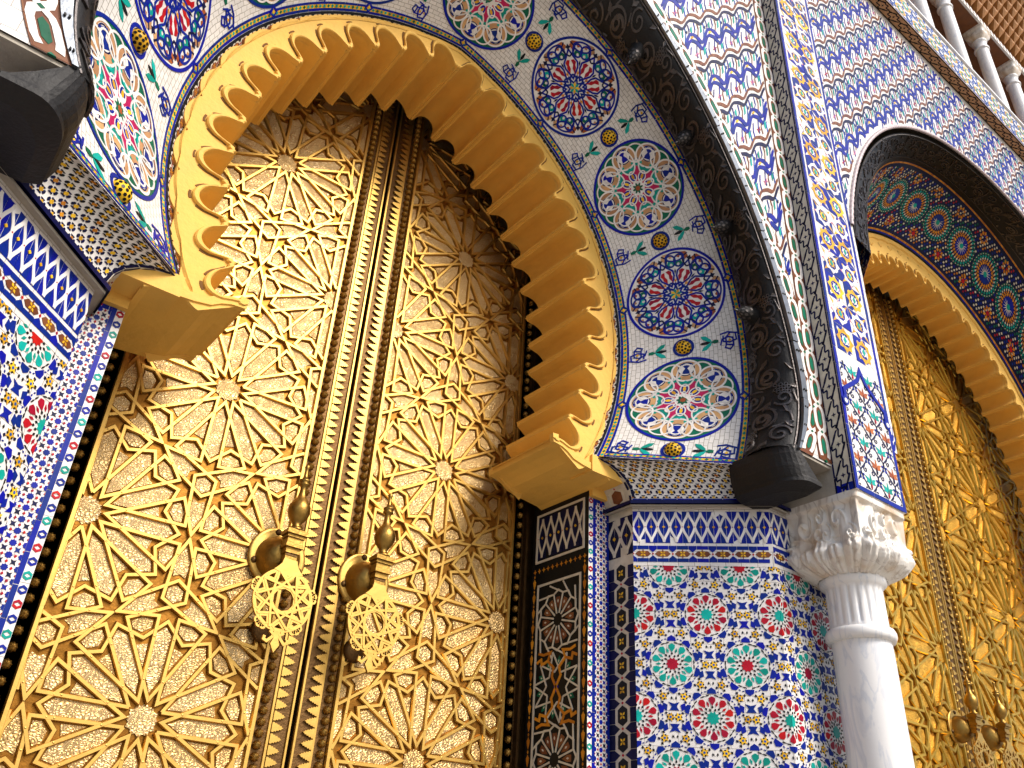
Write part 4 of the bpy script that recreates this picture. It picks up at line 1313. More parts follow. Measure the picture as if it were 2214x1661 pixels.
def clip_run(pts, closed, x0, x1):
    """cut a polyline at the leaf edges -> list of (points, closed)"""
    pts = np.asarray(pts, float)
    if pts[:, 0].min() >= x0 and pts[:, 0].max() <= x1: return [(pts, closed)]
    q = np.r_[pts, pts[:1]] if closed else pts
    if closed:
        ins = (pts[:, 0] >= x0) & (pts[:, 0] <= x1)
        if not ins.any(): 
            pass
        else:
            k = int(np.argmin(ins)); q = np.r_[pts[k:], pts[:k + 1]]
    runs = []; cur = []
    for i in range(len(q) - 1):
        a, b = q[i], q[i + 1]
        t0, t1 = 0.0, 1.0; dx = b[0] - a[0]; ok = True
        for lim, sg in ((x0, 1), (x1, -1)):
            fa, fb = (a[0] - lim) * sg, (b[0] - lim) * sg
            if fa < 0 and fb < 0: ok = False; break
            if fa < 0: t0 = max(t0, fa / (fa - fb))
            elif fb < 0: t1 = min(t1, fa / (fa - fb))
        if not ok or t1 - t0 < 1e-4:
            if len(cur) > 1: runs.append(np.array(cur))
            cur = []; continue
        p, r = a + (b - a) * t0, a + (b - a) * t1
        if t0 > 0 or not cur:
            if len(cur) > 1: runs.append(np.array(cur))
            cur = [p]
        cur.append(r)
        if t1 < 1:
            runs.append(np.array(cur)); cur = []
    if len(cur) > 1: runs.append(np.array(cur))
    return [(r, False) for r in runs]

STUD = None
def make_door(label, ax, y, a, rot, leaves, zr, ztop, stud_cols, plate, bright, seam_off=(.0030, .0268, .0400, .0500), studstep=.0124, zlo=.02):
    """leaves: list of (x0, x1, centre x, which side of seam)"""
    global STUD
    T = thing('double_door', label, 'door', W3(ax, y, -.375))
    am = a * S; w = .0235 * am; hb = .021 * am / .938
    zmin = -.375
    mpd = lambda u, v, h: np.c_[np.asarray(u), np.full(len(np.atleast_1d(u)), y * S) - np.asarray(h), np.asarray(v) + Z0]
    for x0, x1, cx, sg in leaves:
        m1 = MB(); m1.box(W3(x0 - .022, y, zmin), W3(x1 + .022, y + .02, ztop), 'brass_field' if plate == 'brass_plate' else 'brass_field2')
        leaf = m1.build('leaf', T)
        C = {}
        for i in range(-8, 12):
            for j in range(-3, 4):
                if rot == 0: c = (cx * S + (j / 2) * am, zr * S + (i + (.5 if j % 2 else 0)) * am * math.sqrt(3))
                else: c = (cx * S + j * am * math.sqrt(3) / 2, zr * S + (i + (.5 if j % 2 else 0)) * am)
                if rot == 0 and abs(j) > 2: continue
                if x0 * S - .62 * am < c[0] < x1 * S + .62 * am and zlo * S - .6 * am < c[1] < ztop * S + .3 * am: C[(round(c[0], 2), round(c[1], 2))] = np.array(c)
        cs = list(C.values())
        P = lambda c, r, ang: np.add(c, pol(r * am, ang))
        def find(p):
            for q in cs:
                if np.hypot(*(q - p)) < .05 * am: return q
            return None
        lines = []; panels = []
        lo_, hi_ = x0 * S, x1 * S
        for c in cs:
            lines.append(([P(c, .4425 if k % 2 == 0 else .36, rot + 15 * k) for k in range(24)], True, hb * .86))
            panels.append(PL(star(12, .074 * am, .060 * am, rot, c), plate, hb * .30))
            for k in range(12):
                f = rot + 30 * k
                panels.append(PL([P(c, r, f + d) for r, d in ((.118, 0), (.205, 11.3), (.375, 6.7), (.418, 0), (.375, -6.7), (.205, -11.3))], plate, hb * .30))
                panels.append(PL([P(c, r, f + 15 + d) for r, d in ((.388, 0), (.41, 6.0), (.444, 6.4), (.456, 0), (.444, -6.4), (.41, -6.0))], plate, hb * .30))
                panels.append(PL([P(c, r, f + 15 + d) for r, d in ((.232, 0), (.334, 4.3), (.334, -4.3))], plate, hb * .24))
            for k in range(3):
                f = rot + 60 * k; c2 = c + np.array(pol(am, f)); X = c + np.array(pol(.5 * am, f)); tn = np.array(pol(.013 * am, f + 90))
                lines.append(([P(c, .085, f), P(c, .462, f + 24), X + tn, P(c2, .462, f + 180 - 24), P(c2, .085, f + 180), P(c2, .462, f + 180 + 24), X - tn, P(c, .462, f - 24)], True, hb))
            for k in (0, 1):
                f = rot + 30 + 60 * k
                O = c + np.array(pol(am / math.sqrt(3), f))
                R = [O + np.array(pol(am / math.sqrt(3), f + 180 + 120 * m)) for m in range(3)]
                for m in range(3):
                    R1, R2, R3 = R[m], R[(m + 1) % 3], R[(m + 2) % 3]
                    dirO = lambda q: math.degrees(math.atan2(*(O - q)[::-1]))
                    X12 = (R1 + R2) / 2; H = O + (X12 - O) / np.linalg.norm(X12 - O) * .066 * am
                    def Bn(q, other):
                        tri = dirO(q); xa = math.degrees(math.atan2(*(other - q)[::-1]))
                        d = (tri - xa + 180) % 360 - 180
                        return P(q, .462, xa + d * .2)
                    B1, B2 = Bn(R1, R3), Bn(R2, R3)
                    lines.append(([P(R1, .085, dirO(R1)), B1, H, B2, P(R2, .085, dirO(R2))], (Bn(R1, R2), Bn(R2, R1)), hb * (.90 + .035 * m)))
                    ang = math.degrees(math.atan2(*(X12 - O)[::-1]))
                    Q = lambda r, t_: O + np.array(pol(r * am, ang)) + np.array(pol(t_ * am, ang + 90))
                    panels.append(PL([Q(.100, .0), Q(.085, .030), Q(.195, .042), Q(.252, 0), Q(.195, -.042), Q(.085, -.030)], plate, hb * .28))
                panels.append(PL([O + np.array(pol(.043 * am, f + 60 * m)) for m in range(6)], plate, hb * .28))
        seen = set(); cnt = 0
        rv = MB()
        for pts, cl, h in lines:
            pts = np.array(pts); key = tuple(np.round(np.sort((pts.mean(0))), 2)) + (round(h, 4), len(pts), round(float(pts[:, 0].min()), 2), round(float(pts[:, 1].min()), 2))
            if key in seen: continue
            seen.add(key)
            if pts[:, 1].max() < zlo * S or pts[:, 1].min() > ztop * S: continue
            closed = cl is True
            for run, c_ in clip_run(pts, closed, lo_, hi_):
                if cl is True or len(run) != len(pts): st = strap(run, w, h, c_)
                else: st = strap(run, w, h, False, cl[0], cl[1])
                m1 = MB(); strap_mesh(m1, st, mpd, bright); m1.build('strap', leaf)
                q = np.r_[run, run[:1]] if c_ else run
                for i in range(len(q) - 1):
                    d = np.linalg.norm(q[i + 1] - q[i]); kk = max(1, int(d / .16))
                    for t_ in range(kk):
                        p = q[i] + (q[i + 1] - q[i]) * (t_ + .5) / kk
                        V = [np.array([p[0] + .0058 * math.cos(b), y * S - h * .97, p[1] + Z0 + .0058 * math.sin(b)]) for b in np.linspace(0, 2 * pi, 6, endpoint=False)] + [np.array([p[0], y * S - h - .004, p[1] + Z0])]
                        rv.add(V, [(i_, (i_ + 1) % 6, 6) for i_ in range(6)], bright)
        o = rv.build('rivets', leaf, smooth=True); o['kind'] = 'stuff'
        pn = []; sn = set()
        for V, F, L, c, h in panels:
            key = tuple(np.round(V.mean(0), 2)) + (len(V),)
            if key in sn: continue
            sn.add(key); pn.append((V, F, L, c, h))
        pn = clip(pn, lo_, zlo * S, hi_, ztop * S)
        tiles(pn, mpd, leaf, nsep=170, amin=1.2e-3, tilt=.035, name='panel', stuffname='small_panels', hb=-.001, flat=1)
        # frame bars of the leaf
        for xx in (x0, x1):
            m1 = MB(); st = strap([(xx * S, zmin * S), (xx * S, ztop * S)], .026, hb * 1.15); strap_mesh(m1, st, mpd, bright); m1.build('frame_bar', leaf)
    # centre stiles: backing, studs, serrated leaves
    g0, sp_, st_, br = seam_off
    if STUD is None:
        m1 = MB(); th = np.linspace(0, 2 * pi, 24, endpoint=False)
        prof = [(.0205, 0), (.0205, .008), (.0175, .016), (.011, .023), (.004, .027), (.0, .030)]
        m1.grid(np.array([[(r * (1 + (.10 if i % 3 == 0 else -.12) * (0 < j < 5)) * math.cos(t), -h, r * (1 + (.10 if i % 3 == 0 else -.12) * (0 < j < 5)) * math.sin(t)) for i, t in enumerate(th)] for j, (r, h) in enumerate(prof)]), 'brass_aged', cv=True)
        me = bpy.data.meshes.new('stud'); V = m1.verts(); me.from_pydata(V.tolist(), [], m1.f); me.materials.append(MATS['brass_aged'])
        m1 = MB()
        out = [(0, .021), (.010, .0215), (.014, .016), (.022, .0185), (.026, .012), (.034, .014), (.038, .008), (.046, .009), (.050, .003), (.058, 0)]
        poly = np.array(out + [(x, -z) for x, z in out[::-1][1:]])
        emit(m1, PL(np.c_[poly[:, 0], poly[:, 1]], 'brass_bright', .012), lambda u, v, h: np.c_[u, -np.asarray(h), v], 0.0)
        m2_ = bpy.data.meshes.new('leaf_plate'); m2_.from_pydata(m1.verts().tolist(), [], m1.f); m2_.materials.append(MATS['brass_bright'])
        STUD = (me, m2_)
    for sg in (-1, 1):
        xx = sorted((ax + sg * g0, ax + sg * (br - .004)))
        m1 = MB(); m1.box(W3(xx[0], y - .0015, zmin), W3(xx[1], y + .02, ztop), 'brass_dark'); stile = m1.build('stile', T)
        m1 = MB(); st = strap([((ax + sg * (g0 + .0015)) * S, zmin * S), ((ax + sg * (g0 + .0015)) * S, ztop * S)], .016, .016); strap_mesh(m1, st, mpd, 'brass_bright'); m1.build('edge_strip', stile)
        m1 = MB(); st = strap([((ax + sg * (sp_ + .002)) * S, zmin * S), ((ax + sg * (sp_ + .002)) * S, ztop * S)], .018, .014); strap_mesh(m1, st, mpd, 'brass_bright'); m1.build('spine_strip', stile)
        n = int((ztop - zlo) / studstep)
        for i in range(n):
            z = zlo + i * studstep
            o = link('leaf_plate', STUD[1], W3(ax + sg * sp_, y - .002, z), stile)
            if sg > 0: o.rotation_euler = (0, pi, 0)
    # stud columns
    for cxs, step in stud_cols:
        n = int((ztop - zlo) / step)
        for i in range(n):
            link('stud', STUD[0], W3(cxs, y - .002, zlo + (i + .3) * step), T)
    return T
simple('brass_field', (.30, .13, .02), rough=.42, metal=.95, scale=10, var=.5, bump=.3, bdist=.005)
simple('brass_field2', (.36, .16, .015), rough=.5, metal=.9, scale=10, var=.5, bump=.3, bdist=.005)
d1 = make_door('tall double door of gilded brass star strapwork with silvered panels, nearest the camera', .4605, YD, .2345, 0,
          [(.160, .4105, .2895, -1), (.5105, .766, .6315, 1)], .5485, 1.235,
          [(.4205, .0124), (.5005, .0124), (.1465, .0165), (.7795, .0165)], 'brass_plate', 'brass_bright')
# dark casing around the door
mb = MB()
mb.box(W3(.105, 1.0, -.375), W3(.157, 1.02, 1.24), 'brass_dark'); mb.box(W3(.769, 1.0, -.375), W3(.82, 1.02, 1.24), 'brass_dark')
mb.box(W3(.105, 1.021, -.375), W3(.82, 1.04, 1.24), 'bronze_dark')
mb.box(W3(.7905, .992, -.375), W3(.7945, .9995, 1.24), 'brass_dark')
mb.build('casing', d1)
# ================================================================== DOOR KNOCKERS
def knocker(label, x, y, z, k=1.0, twist=0.0):
    """x,y,z layout position of the rose on the door face; local frame: x right, z up, d towards the street"""
    O = W3(x, y, z)
    T = thing('door_knocker', label, 'knocker', O, 'door knockers')
    L3 = lambda p: O + k * np.array([p[0], -p[1], p[2]])
    def revolve(prof, c, axis, mat, name, n=28, parent=T):
        a = np.asarray(axis, float); a /= np.linalg.norm(a)
        u = np.cross(a, (0.31, 0.2, 0.9)); u /= np.linalg.norm(u); v = np.cross(a, u)
        th = np.linspace(0, 2 * pi, n, endpoint=False)
        m1 = MB(); G = np.array([[L3(np.asarray(c) + r * (math.cos(t) * u + math.sin(t) * v) + h * a) for t in th] for r, h in prof])
        m1.grid(G, mat, cv=True); return m1.build(name, parent, smooth=True)
    rose = revolve([(.0, .0), (.150, .0), (.152, .010), (.146, .020), (.134, .018), (.120, .022), (.02, .026)], (0, 0, 0), (0, 1, 0), 'brass_bright', 'rose', 40)
    for a in (100, 200, 340):
        revolve([(.016, 0), (.017, .006), (.010, .012), (0, .013)], (.125 * math.cos(math.radians(a)), .018, .125 * math.sin(math.radians(a))), (0, 1, 0), 'brass_dark', 'screw', 10)
    revolve([(.112, .0), (.110, .02), (.100, .055), (.083, .085), (.060, .105), (.045, .112), (.0, .114)], (-.005, .02, -.012), (0, 1, -.08), 'brass_aged', 'dome', 32)
    def bx(lo, hi, mat, name):
        m1 = MB(); m1.box(lo, hi, mat); V = m1.verts(); m1.v = [np.array([L3(p) for p in V])]; return m1.build(name, T)
    bx((-.028, .10, -.035), (.028, .185, .050), 'brass_dark', 'bracket')
    m1 = MB()
    for i, (hw, z0, z1) in enumerate(((.046, .052, .066), (.055, .066, .086), (.046, .086, .094), (.040, .018, .052), (.046, .004, .018), (.036, -.022, .004), (.030, -.055, -.022))):
        m1.box((-hw, .135, z0), (hw, .135 + hw * 1.55, z1), 'brass_aged')
    V = m1.verts(); m1.v = [np.array([L3(p) for p in V])]; m1.build('stepped_block', T)
    revolve([(.0, .0), (.036, .0), (.040, .008), (.028, .016), (.020, .030), (.026, .045), (.046, .070), (.056, .100), (.054, .128), (.040, .155), (.024, .175), (.018, .195), (.015, .225), (.019, .238), (.028, .244), (.028, .252), (.018, .257), (.028, .263), (.028, .271), (.016, .278), (.011, .295), (.008, .325), (.010, .335), (.014, .345), (.010, .356), (0, .360)], (0, .172, .093), (0, 0, 1), 'brass_aged', 'finial', 24)
    # pierced plate
    c = (0.0, -.250)
    mp = lambda u, v, h: np.array([L3((a, .178 + b_, d)) for a, d, b_ in zip(np.asarray(u), np.asarray(v), np.asarray(h) / 1.0)])
    R = .150
    pcs = [RB(circ(R * .94, 60, c), .017, 'brass_bright', .010, True),
           RB(np.array([np.add(c, pol(R * .40, 36 * i + 18)) for i in range(10)]), .014, 'brass_bright', .0115, True)]
    for i in range(10):
        a = 36 * i
        pcs.append(RB([np.add(c, pol(R * .93, a)), np.add(c, pol(R * .42, a + 72 * .5 + 36)), ], .0105, 'brass_bright', .0125 + .0003 * (i % 3)))
        pcs.append(RB([np.add(c, pol(R * .93, a)), np.add(c, pol(R * .42, a - 72 * .5 - 36)), ], .0105, 'brass_bright', .0137 + .0003 * (i % 3)))
        pcs.append(RB([np.add(c, pol(R * .90, a + 6)), np.add(c, pol(R * .70, a + 18)), np.add(c, pol(R * .90, a + 30))], .009, 'brass_bright', .0118))
        pcs.append(RB(np.array([np.add(c, np.add(pol(R * .80, a + 18), pol(R * .17, t))) for t in range(0, 360, 40)]), .007, 'brass_bright', .0108, True))
        for d in (-7, 0, 7):
            if 60 < (a + 18) % 360 < 120 or 240 < (a + 18) % 360 < 300: continue
            if i % 2: continue
            pcs.append(RB(circ(.012, 8, np.add(c, pol(R * (1.06 if d == 0 else 1.02), a + 18 + d))), .009, 'brass_bright', .009, True))
    neck = PL([(-.034, -.055), (.034, -.055), (.040, -.080), (.060, -.104), (.075, -.117), (.04, -.125), (0, -.135), (-.04, -.125), (-.075, -.117), (-.060, -.104), (-.040, -.080)], 'brass_bright', .012)
    pcs.append(neck)
    for s in (-1, 1):
        pcs.append(RB([(s * .012, -.405), (s * .020, -.425), (s * .042, -.447), (s * .058, -.440), (s * .056, -.424)], .013, 'brass_bright', .010))
        pcs.append(RB([(s * .02, -.392), (s * .03, -.402), (s * .012, -.415)], .012, 'brass_bright', .0112))
    pcs.append(PL([(-.016, -.395), (.016, -.395), (.012, -.430), (.022, -.455), (0, -.492), (-.022, -.455), (-.012, -.430)], 'brass_bright', .0105))
    m1 = MB()
    for q in pcs: emit(m1, q, mp, -.004)
    m1.build('pierced_plate', T)
    revolve([(.0, 0), (.050, .0), (.060, .012), (.040, .030), (.0, .040)], (0, .0, -.36), (0, 1, 0), 'brass_dark', 'strike_button', 18)
    return T
knocker('brass knocker with pierced round plate on the left leaf of the near door', .3985, YD - .004, .349)
knocker('brass knocker with pierced round plate on the right leaf of the near door', .5225, YD - .004, .349)

# ================================================================== MARBLE COLUMN
CX, CY = 1.0735, .6215
col = thing('marble_column', 'white marble column with carved capital standing between the two gateways', 'column', W3(CX, CY, -.375))
base = W3(CX, CY, 0)
c0 = np.array([base[0], base[1], 0])
zz = lambda r: S * r + Z0
m1 = MB(); m1.lathe(c0, [(.158, 0.30), (.160, .8), (.158, 1.6), (.153, zz(.30)), (.150, zz(.318))], 'marble', 40); m1.build('shaft', col, smooth=True)
m1 = MB(); m1.lathe(c0, [(.26, 0), (.26, .12), (.23, .14), (.245, .18), (.235, .22), (.19, .24), (.20, .28), (.165, .31)], 'marble', 40); m1.build('base', col, smooth=True)
m1 = MB(); m1.lathe(c0, [(.150, zz(.316)), (.172, zz(.317)), (.181, zz(.322)), (.181, zz(.327)), (.172, zz(.332)), (.150, zz(.333))], 'marble', 48); m1.build('astragal', col, smooth=True)
fl_ = [(.148, zz(.332), 0), (.150, zz(.336), 0), (.150, zz(.339), 1), (.149, zz(.36), 1), (.148, zz(.384), 1), (.149, zz(.388), 0), (.158, zz(.390), 0), (.175, zz(.394), 0), (.176, zz(.402), 0), (.160, zz(.406), 0)]
m1 = MB(); m1.lathe(c0, fl_, 'marble', 160, flute=20, famp=.055); m1.build('fluted_neck', col, smooth=True)
# carved capital: square above, swelling acanthus below
nu, nv = 416, 120
hx, hy = S * (XQ - XP) / 2 + .006, S * .062
th = np.linspace(0, 2 * pi, nu, endpoint=False)
prof = [(0.0, .58, 2.3), (.06, .80, 2.5), (.14, .98, 3.0), (.24, 1.06, 3.6), (.34, 1.05, 4.5), (.42, 1.0, 6), (.55, .975, 9), (.9, .985, 12), (.905, 1.0, 14), (1.0, 1.0, 16)]
pv = np.array(prof)
G = np.zeros((nv, nu, 3)); zc0, zc1 = zz(.400), zz(.503)
for j in range(nv):
    v = j / (nv - 1); k = np.interp(v, pv[:, 0], pv[:, 1]); p = np.interp(v, pv[:, 0], pv[:, 2])
    ct, stt = np.cos(th), np.sin(th)
    r = (np.abs(ct) ** p + np.abs(stt) ** p) ** (-1 / p)
    x, y_ = hx * k * r * ct, hy * k * r * stt
    # carving: scroll field on every face, leaf ribs on the bell
    fa = ((th + pi / 4) % (pi / 2)) / (pi / 2)          # 0..1 across a face
    u = (fa - .5) * 2
    d = np.zeros(nu)
    if v < .46:
        nl = 5
        q = (fa * nl) % 1 - .5
        tip = .40 - .10 * ((np.floor(fa * nl)) % 2)
        lf = np.maximum(0, np.cos(q * pi)) ** .7 * np.clip((tip - v) / .16 + .3, -.3, 1)
        d += .038 * lf - .018 * np.exp(-(q / .09) ** 2) * (v < tip) + .024 * np.exp(-((v - tip) / .045) ** 2) * np.maximum(0, np.cos(q * pi)) ** 2
    if .26 < v < .90:
        f = np.zeros(nu) - 1
        for cu, cv, hand, rad in ((-.52, .66, 1, .34), (.52, .66, -1, .34), (-.12, .50, -1, .24), (.16, .50, 1, .24), (0, .76, 1, .22), (-.80, .44, -1, .22), (.80, .44, 1, .22)):
            du, dv = (np.abs(u) * np.sign(u) - cu), (v - cv) * 1.15
            rr = np.hypot(du, dv); an = np.arctan2(dv, du) * hand
            sv = np.cos(an - rr / rad * 9.5)
            wgt = np.clip(1.25 - rr / rad, 0, 1)
            f = np.maximum(f, sv * wgt * 1.3 - (1 - wgt))
        leaf = np.cos(3.2 * pi * (np.abs(u) + .55 * (v - .6))) * .5
        f = np.maximum(f, leaf * .7)
        edge = np.clip((1 - np.abs(u)) / .10, 0, 1) * np.clip((.90 - v) / .03, 0, 1) * np.clip((v - .26) / .1, 0, 1)
        d += (np.clip(f, -.8, 1) * .026 - .020) * edge
    s_ = 1 + d / np.hypot(x, y_)
    G[j, :, 0] = c0[0] + x * s_; G[j, :, 1] = c0[1] + y_ * s_; G[j, :, 2] = zc0 + (zc1 - zc0) * v
m1 = MB(); m1.grid(G, 'marble_carved', cv=True); m1.add(G[-1], [list(range(nu))], 'marble_carved'); m1.build('capital', col, smooth=True)

# ================================================================== FAR GATEWAY
AX2 = 1.918
R2 = arch(AX2, .0, .870, .800, .87); Y2 = P0
C2o = arch(AX2, .0, 1.13, .552, 1.16); C2oY = .640
C2i = arch(AX2, .0, .985, .562, .90); C2iY = .775
far = thing('far_gateway_wall', 'blue wavy tiled wall around the far gateway, under the dark lozenge cornice', 'wall', W3(AX2, Y2, -.375))
fw_ = arch_wall(R2, Y2, XQ, 3.6, R2[0, 1], 1.975, 'joint_white', 'wave_field', far)
face2 = plane(W3(XQ, Y2, 0), (1, 0, 0), (0, 0, 1), (0, -1, 0))
def in2(u, v):
    x, z = u / S + XQ, v / S
    return z > .60 and math.hypot(x - AX2, z - .87) > .812 and z < 1.95 and x < 3.3
wv = waves(S * 2.2, S * 1.4, lambda u, v: in2(u, v + S * .6))
tiles([(V + np.array([0, S * .6]), F, L, c, h) for V, F, L, c, h in wv], face2, fw_, nsep=150, amin=2.5e-4)
tiles(brick_row(0, .03, S * .6, S * 1.93, 'white', .12, vert=True), face2, far, nsep=0)
# rope rim
m1 = MB(); A3 = arch3(arch(AX2, .0, .870, .800, 1.045), Y2 - .002); n = len(A3)
th = np.linspace(0, 2 * pi, 8, endpoint=False)
tn = np.gradient(A3, axis=0); tn /= np.linalg.norm(tn, axis=1, keepdims=True)
fine = 900; kk = np.linspace(0, n - 1, fine)
A4 = np.c_[[np.interp(kk, np.arange(n), A3[:, i]) for i in range(3)]].T; T4 = np.c_[[np.interp(kk, np.arange(n), tn[:, i]) for i in range(3)]].T
N4 = np.cross(T4, (0, 1, 0))
rad = .015 * (1 + .10 * np.sign(np.sin(np.arange(fine) * .9)))
m1.grid(np.array([[A4[i] + rad[i] * (math.cos(t) * N4[i] + math.sin(t) * np.array([0, 1, 0])) for t in th] for i in range(fine)]), 'rim_tile', cv=True)
m1.build('rope_rim', far, smooth=True)
# dark soffit
def orient(lf, p=.55):
    pm = lf(np.array([lf.L * p]), np.array([lf.W / 2]), np.array([0.]))[0]; nm = lf(np.array([lf.L * p]), np.array([lf.W / 2]), np.array([1.]))[0] - pm
    if nm @ (np.array([0, 0, Z0]) - pm) < 0: lf.N = -lf.N
    return lf
R2i = arch(AX2, .0, .872, .785, 1.03)
ba2 = thing('bronze_arch', 'blackened bronze arch lining of the far gateway beneath its rope rim', 'arch', W3(AX2, .6, .6))
so = orient(Loft(arch3(R2i, Y2 + .002), arch3(C2o, C2oY)))
so.sheet('bronze_dark', 'soffit', ba2, 160, 6)
tiles([(V, F, L, c, h) for V, F, L, c, h in scrolls(so.L, .55, .34)], so, ba2, nsep=40, amin=6e-4, name='scroll', stuffname='openwork', flat=1)
ar2 = thing('archivolt', 'band of small orange and green rosettes above the far brass door', 'wall', W3(AX2, .7, .7))
cn = orient(Loft(arch3(C2i, C2iY), arch3(C2o, C2oY)))
cn.sheet('navy', 'mosaic_band', ar2, 160, 4)
PC = []; nr = 15; sp2 = cn.L / nr; Rr = min(sp2 * .50, cn.W * .42)
cts = [((i + .5) * sp2, cn.W * .52) for i in range(nr)]
for i, c in enumerate(cts):
    PC += polka_rosette(c, Rr, 9 * i)
PC += polka_fill(cn.L, cn.W, lambda u, v: min(abs(u - c[0]) for c in cts) is not None and all(math.hypot(u - c[0], v - c[1]) > Rr for c in cts) and .07 < v < cn.W - .06)
for i in range(nr + 1):
    c = (i * sp2, cn.W * .20)
    for k in range(8): PC.append(PL(dia(np.add(c, pol(.055, 45 * k)), .024, .018, 45 * k), 'orange', .006))
    PC.append(PL(star(8, .035, .02, 0, c), 'red', .007))
    c = (i * sp2, cn.W * .84)
    for k in range(8): PC.append(PL(dia(np.add(c, pol(.055, 45 * k)), .024, .018, 45 * k), 'orange', .006))
PC += brick_row(0, cn.L, .004, .022, 'blue', .07) + brick_row(0, cn.L, .024, .046, 'orange', .05) + brick_row(0, cn.L, .048, .062, 'navy', .07) + brick_row(0, cn.L, cn.W - .03, cn.W - .01, 'orange', .05)
tiles(PC, cn, ar2, nsep=120, amin=2.5e-4)
stucco_arch(AX2, (.0, .960, .490, .72), (.0, .985, .556, .722), .780, .868, 44, .026,
            'yellow stucco arch with fine scallops hung over the far brass door', None, .8)
d2 = make_door('double door of deep golden brass strapwork behind the marble column', AX2, .90, .3050, 30,
          [(AX2 - .60, AX2 - .050, AX2 - .325, -1), (AX2 + .050, AX2 + .60, AX2 + .325, 1)], .654, 1.50,
          [(AX2 - .040, .0165), (AX2 + .040, .0165)], 'brass_plate_deep', 'brass_gold', studstep=.0165, zlo=.12)
knocker('brass knocker on the left leaf of the far door, beside the marble column', AX2 - .060, .897, .350, .95)
knocker('brass knocker on the right leaf of the far door, cut by the frame', AX2 + .060, .897, .350, .95)

# cornice over the far gateway
cor = thing('cornice', 'projecting tiled cornice with dark lozenge underside above the far gateway', 'cornice', W3(2.2, .54, 1.975))
YC = .5286
mb = MB(); mb.box(W3(1.02, YC, 1.976), W3(3.8, .62, 2.09), 'white'); mb.box(W3(1.02, YC - .006, 2.09), W3(3.8, .64, 2.098), 'marble'); mb.build('cornice_block', cor)
mp = plane(W3(1.02, P0, 1.9755), (1, 0, 0), (0, -1, 0), (0, 0, -1)); L = S * 2.7; w = S * (P0 - YC)
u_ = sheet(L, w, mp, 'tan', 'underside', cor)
q = loz_strip(w, L, .20)
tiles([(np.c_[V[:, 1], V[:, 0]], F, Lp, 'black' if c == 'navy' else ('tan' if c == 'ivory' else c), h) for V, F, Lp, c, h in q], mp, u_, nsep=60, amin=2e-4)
mp = plane(W3(1.02, YC, 1.978), (1, 0, 0), (0, 0, 1), (0, -1, 0))
f_ = sheet(L, S * .110, mp, 'joint_white', 'star_face', cor, z=.002)
PC = []; n = int(L / .16)
for i in range(n):
    for j in range(2):
        c = ((i + .5) * .16, .055 + j * .20 + .05)
        PC.append(PL(star(8, .060, .042, 0, c), 'turquoise' if (i + j) % 2 else 'sky_blue', .006)); PC.append(PL(star(8, .036, .026, 0, c), 'white', .0075))
        PC.append(RB(circ(.075, 8, c), .012, 'yellow' if (i + j) % 2 else 'sky_blue', .005, True))
        PC.append(PL(dia((c[0] + .08, c[1]), .022, .04), 'yellow', .005)); PC.append(PL(dia((c[0] + .08, c[1] + .1), .03, .03), 'sky_blue', .005))
tiles([(V, F, Lp, c, h + .002) for V, F, Lp, c, h in PC] + brick_row(0, L, .004, .028, 'blue', .12), mp, f_, nsep=80, amin=2e-4)

# ================================================================== UPPER GALLERY
YG = .625
gw = thing('gallery_wall', 'timber panelled back wall of the upper gallery behind the white columns', 'wall', W3(2.4, .80, 2.1))
mb = MB(); mb.box(W3(1.5, .78, 2.06), W3(4.2, .80, 3.4), 'wood_dark'); mb.build('wall_panel', gw)
mpw = plane(W3(1.5, .78, 2.1), (1, 0, 0), (0, 0, 1), (0, -1, 0))
q = []
for i in range(16):
    q.append(PL(rect(i * .66 + .30, .2, i * .66 + .52, 3.2), 'turquoise' if i % 2 else 'blue', .01))
    q += [PL(star(8, .055, .035, 0, (i * .66 + .41, .35 + .17 * k)), 'white', .014) for k in range(16)]
tiles(q, mpw, gw, nsep=40, amin=2e-3)
for i in range(18):
    m1 = MB(); m1.box(W3(1.6 + .13 * i, .765, 2.06), W3(1.63 + .13 * i, .779, 2.80), 'wood_carved'); m1.build('post', gw)
xs = [1.79, 2.02, 2.255, 2.515, 2.755, 2.99]
names = ['leftmost white marble column of the upper gallery, cut by the top edge', 'second white column from the left in the upper gallery', 'third white gallery column from the left, its capital just in view', 'fourth white gallery column from the left, beside the right edge', 'fifth gallery column from the left, at the right edge', 'sixth gallery column from the left, past the right edge']
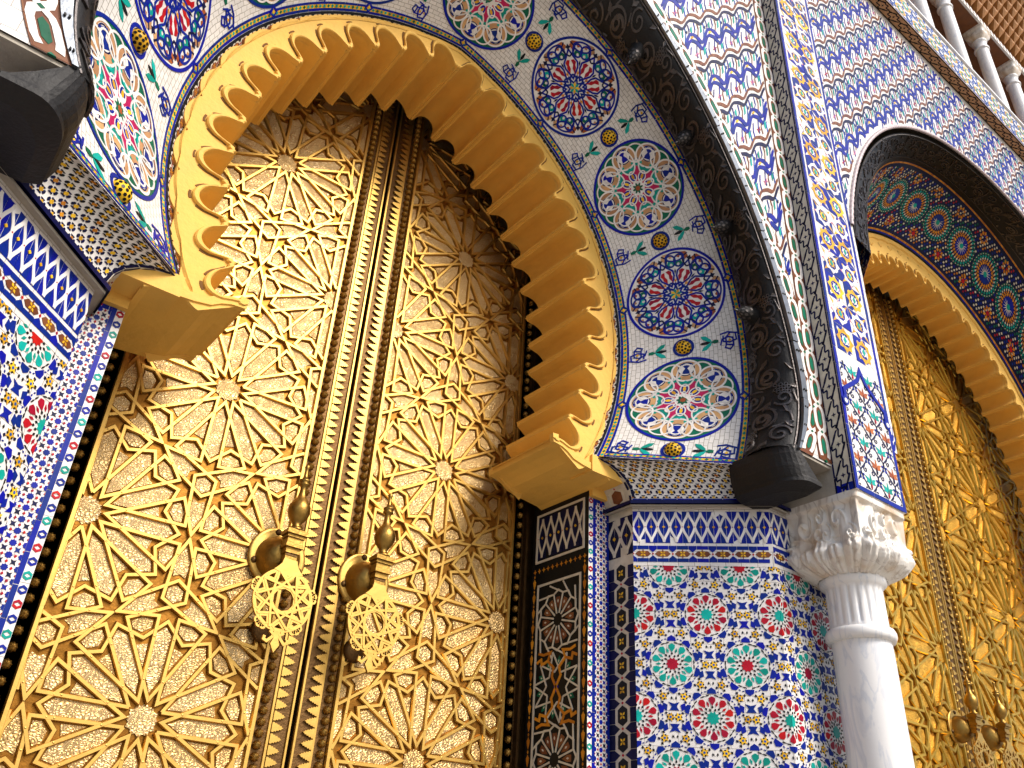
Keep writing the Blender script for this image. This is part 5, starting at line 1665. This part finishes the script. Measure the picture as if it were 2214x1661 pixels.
for i, x in enumerate(xs[:5]):
    T = thing('gallery_column', names[i], 'column', W3(x, YG, 2.098), 'columns of the upper gallery')
    c = W3(x, YG, 2.098); hc = S * .66
    m1 = MB(); m1.lathe(c, [(.125, 0), (.125, .06), (.100, .09), (.092, .12), (.090, hc * .55), (.086, hc - .06)], 'marble', 24); m1.build('shaft', T, smooth=True)
    m1 = MB(); m1.lathe(c, [(.086, hc - .06), (.102, hc - .055), (.104, hc - .03), (.088, hc - .02), (.086, hc + .10), (.10, hc + .11), (.10, hc + .13), (.088, hc + .14)], 'marble', 24); m1.build('neck_ring', T, smooth=True)
    m1 = MB(); G = []
    for k, (r, z, p) in enumerate(((.088, .14, 2), (.105, .17, 2.4), (.130, .21, 4), (.135, .25, 6), (.125, .27, 8), (.150, .29, 12), (.150, .34, 14))):
        t_ = np.linspace(0, 2 * pi, 32, endpoint=False); rr = (np.abs(np.cos(t_)) ** p + np.abs(np.sin(t_)) ** p) ** (-1 / p) * r * (1 + .05 * np.cos(8 * t_) * (k in (1, 2, 3)))
        G.append(np.c_[c[0] + rr * np.cos(t_), c[1] + rr * np.sin(t_), np.full(32, c[2] + hc + z)])
    m1.grid(np.array(G), 'marble_carved', cv=True); m1.add(G[-1], [list(range(32))], 'marble_carved'); m1.build('capital', T, smooth=True)
fz = thing('timber_frieze', 'carved cedar frieze with honeycomb brackets carried by the gallery columns', 'frieze', W3(2.6, YG, 2.85))
zt0 = 2.098 + .66 + .085
mb = MB(); mb.box(W3(1.5, YG - .032, zt0), W3(4.2, YG + .032, zt0 + .05), 'wood_dark'); mb.box(W3(1.5, YG + .0, zt0 + .05), W3(4.2, .80, zt0 + .07), 'wood_dark'); mb.build('beam', fz)
mpb = plane(W3(1.5, YG - .032, zt0), (1, 0, 0), (0, 0, 1), (0, -1, 0))
m1 = MB()
for i in range(110):
    emit(m1, PL(np.array([(0, .0), (.03, .05), (.015, .09), (.06, .15), (.09, .09), (.075, .05), (.10, 0)]) + np.array([i * .1, -.03]), 'white_lead', .02), mpb, -.01)
m1.build('fretted_edge', fz)
for r in range(6):
    for i in range(44):
        x = 1.55 + (i + (.5 if r % 2 else 0)) * .042; z = zt0 + .052 + r * .040; yy = YG - .034 - .016 * r
        c = W3(x, yy, z); m1 = MB()
        a, h_, d = .078, .15, .09
        m1.add([c + np.array(p) for p in ((-a, .2, h_), (a, .2, h_), (a, -d, h_), (-a, -d, h_), (-a * .8, .2, h_ * .3), (a * .8, .2, h_ * .3), (0, .0, 0), (0, -d * .9, h_ * .75))],
               [(0, 1, 2, 3), (3, 2, 7), (3, 7, 6, 4), (2, 5, 6, 7), (0, 3, 4), (1, 5, 2), (4, 6, 5)], 'wood_carved')
        m1.build('bracket', fz)
mb = MB(); mb.box(W3(1.4, YG - .16, zt0 + .30), W3(4.2, .82, zt0 + .34), 'wood_dark'); mb.build('eaves', fz)
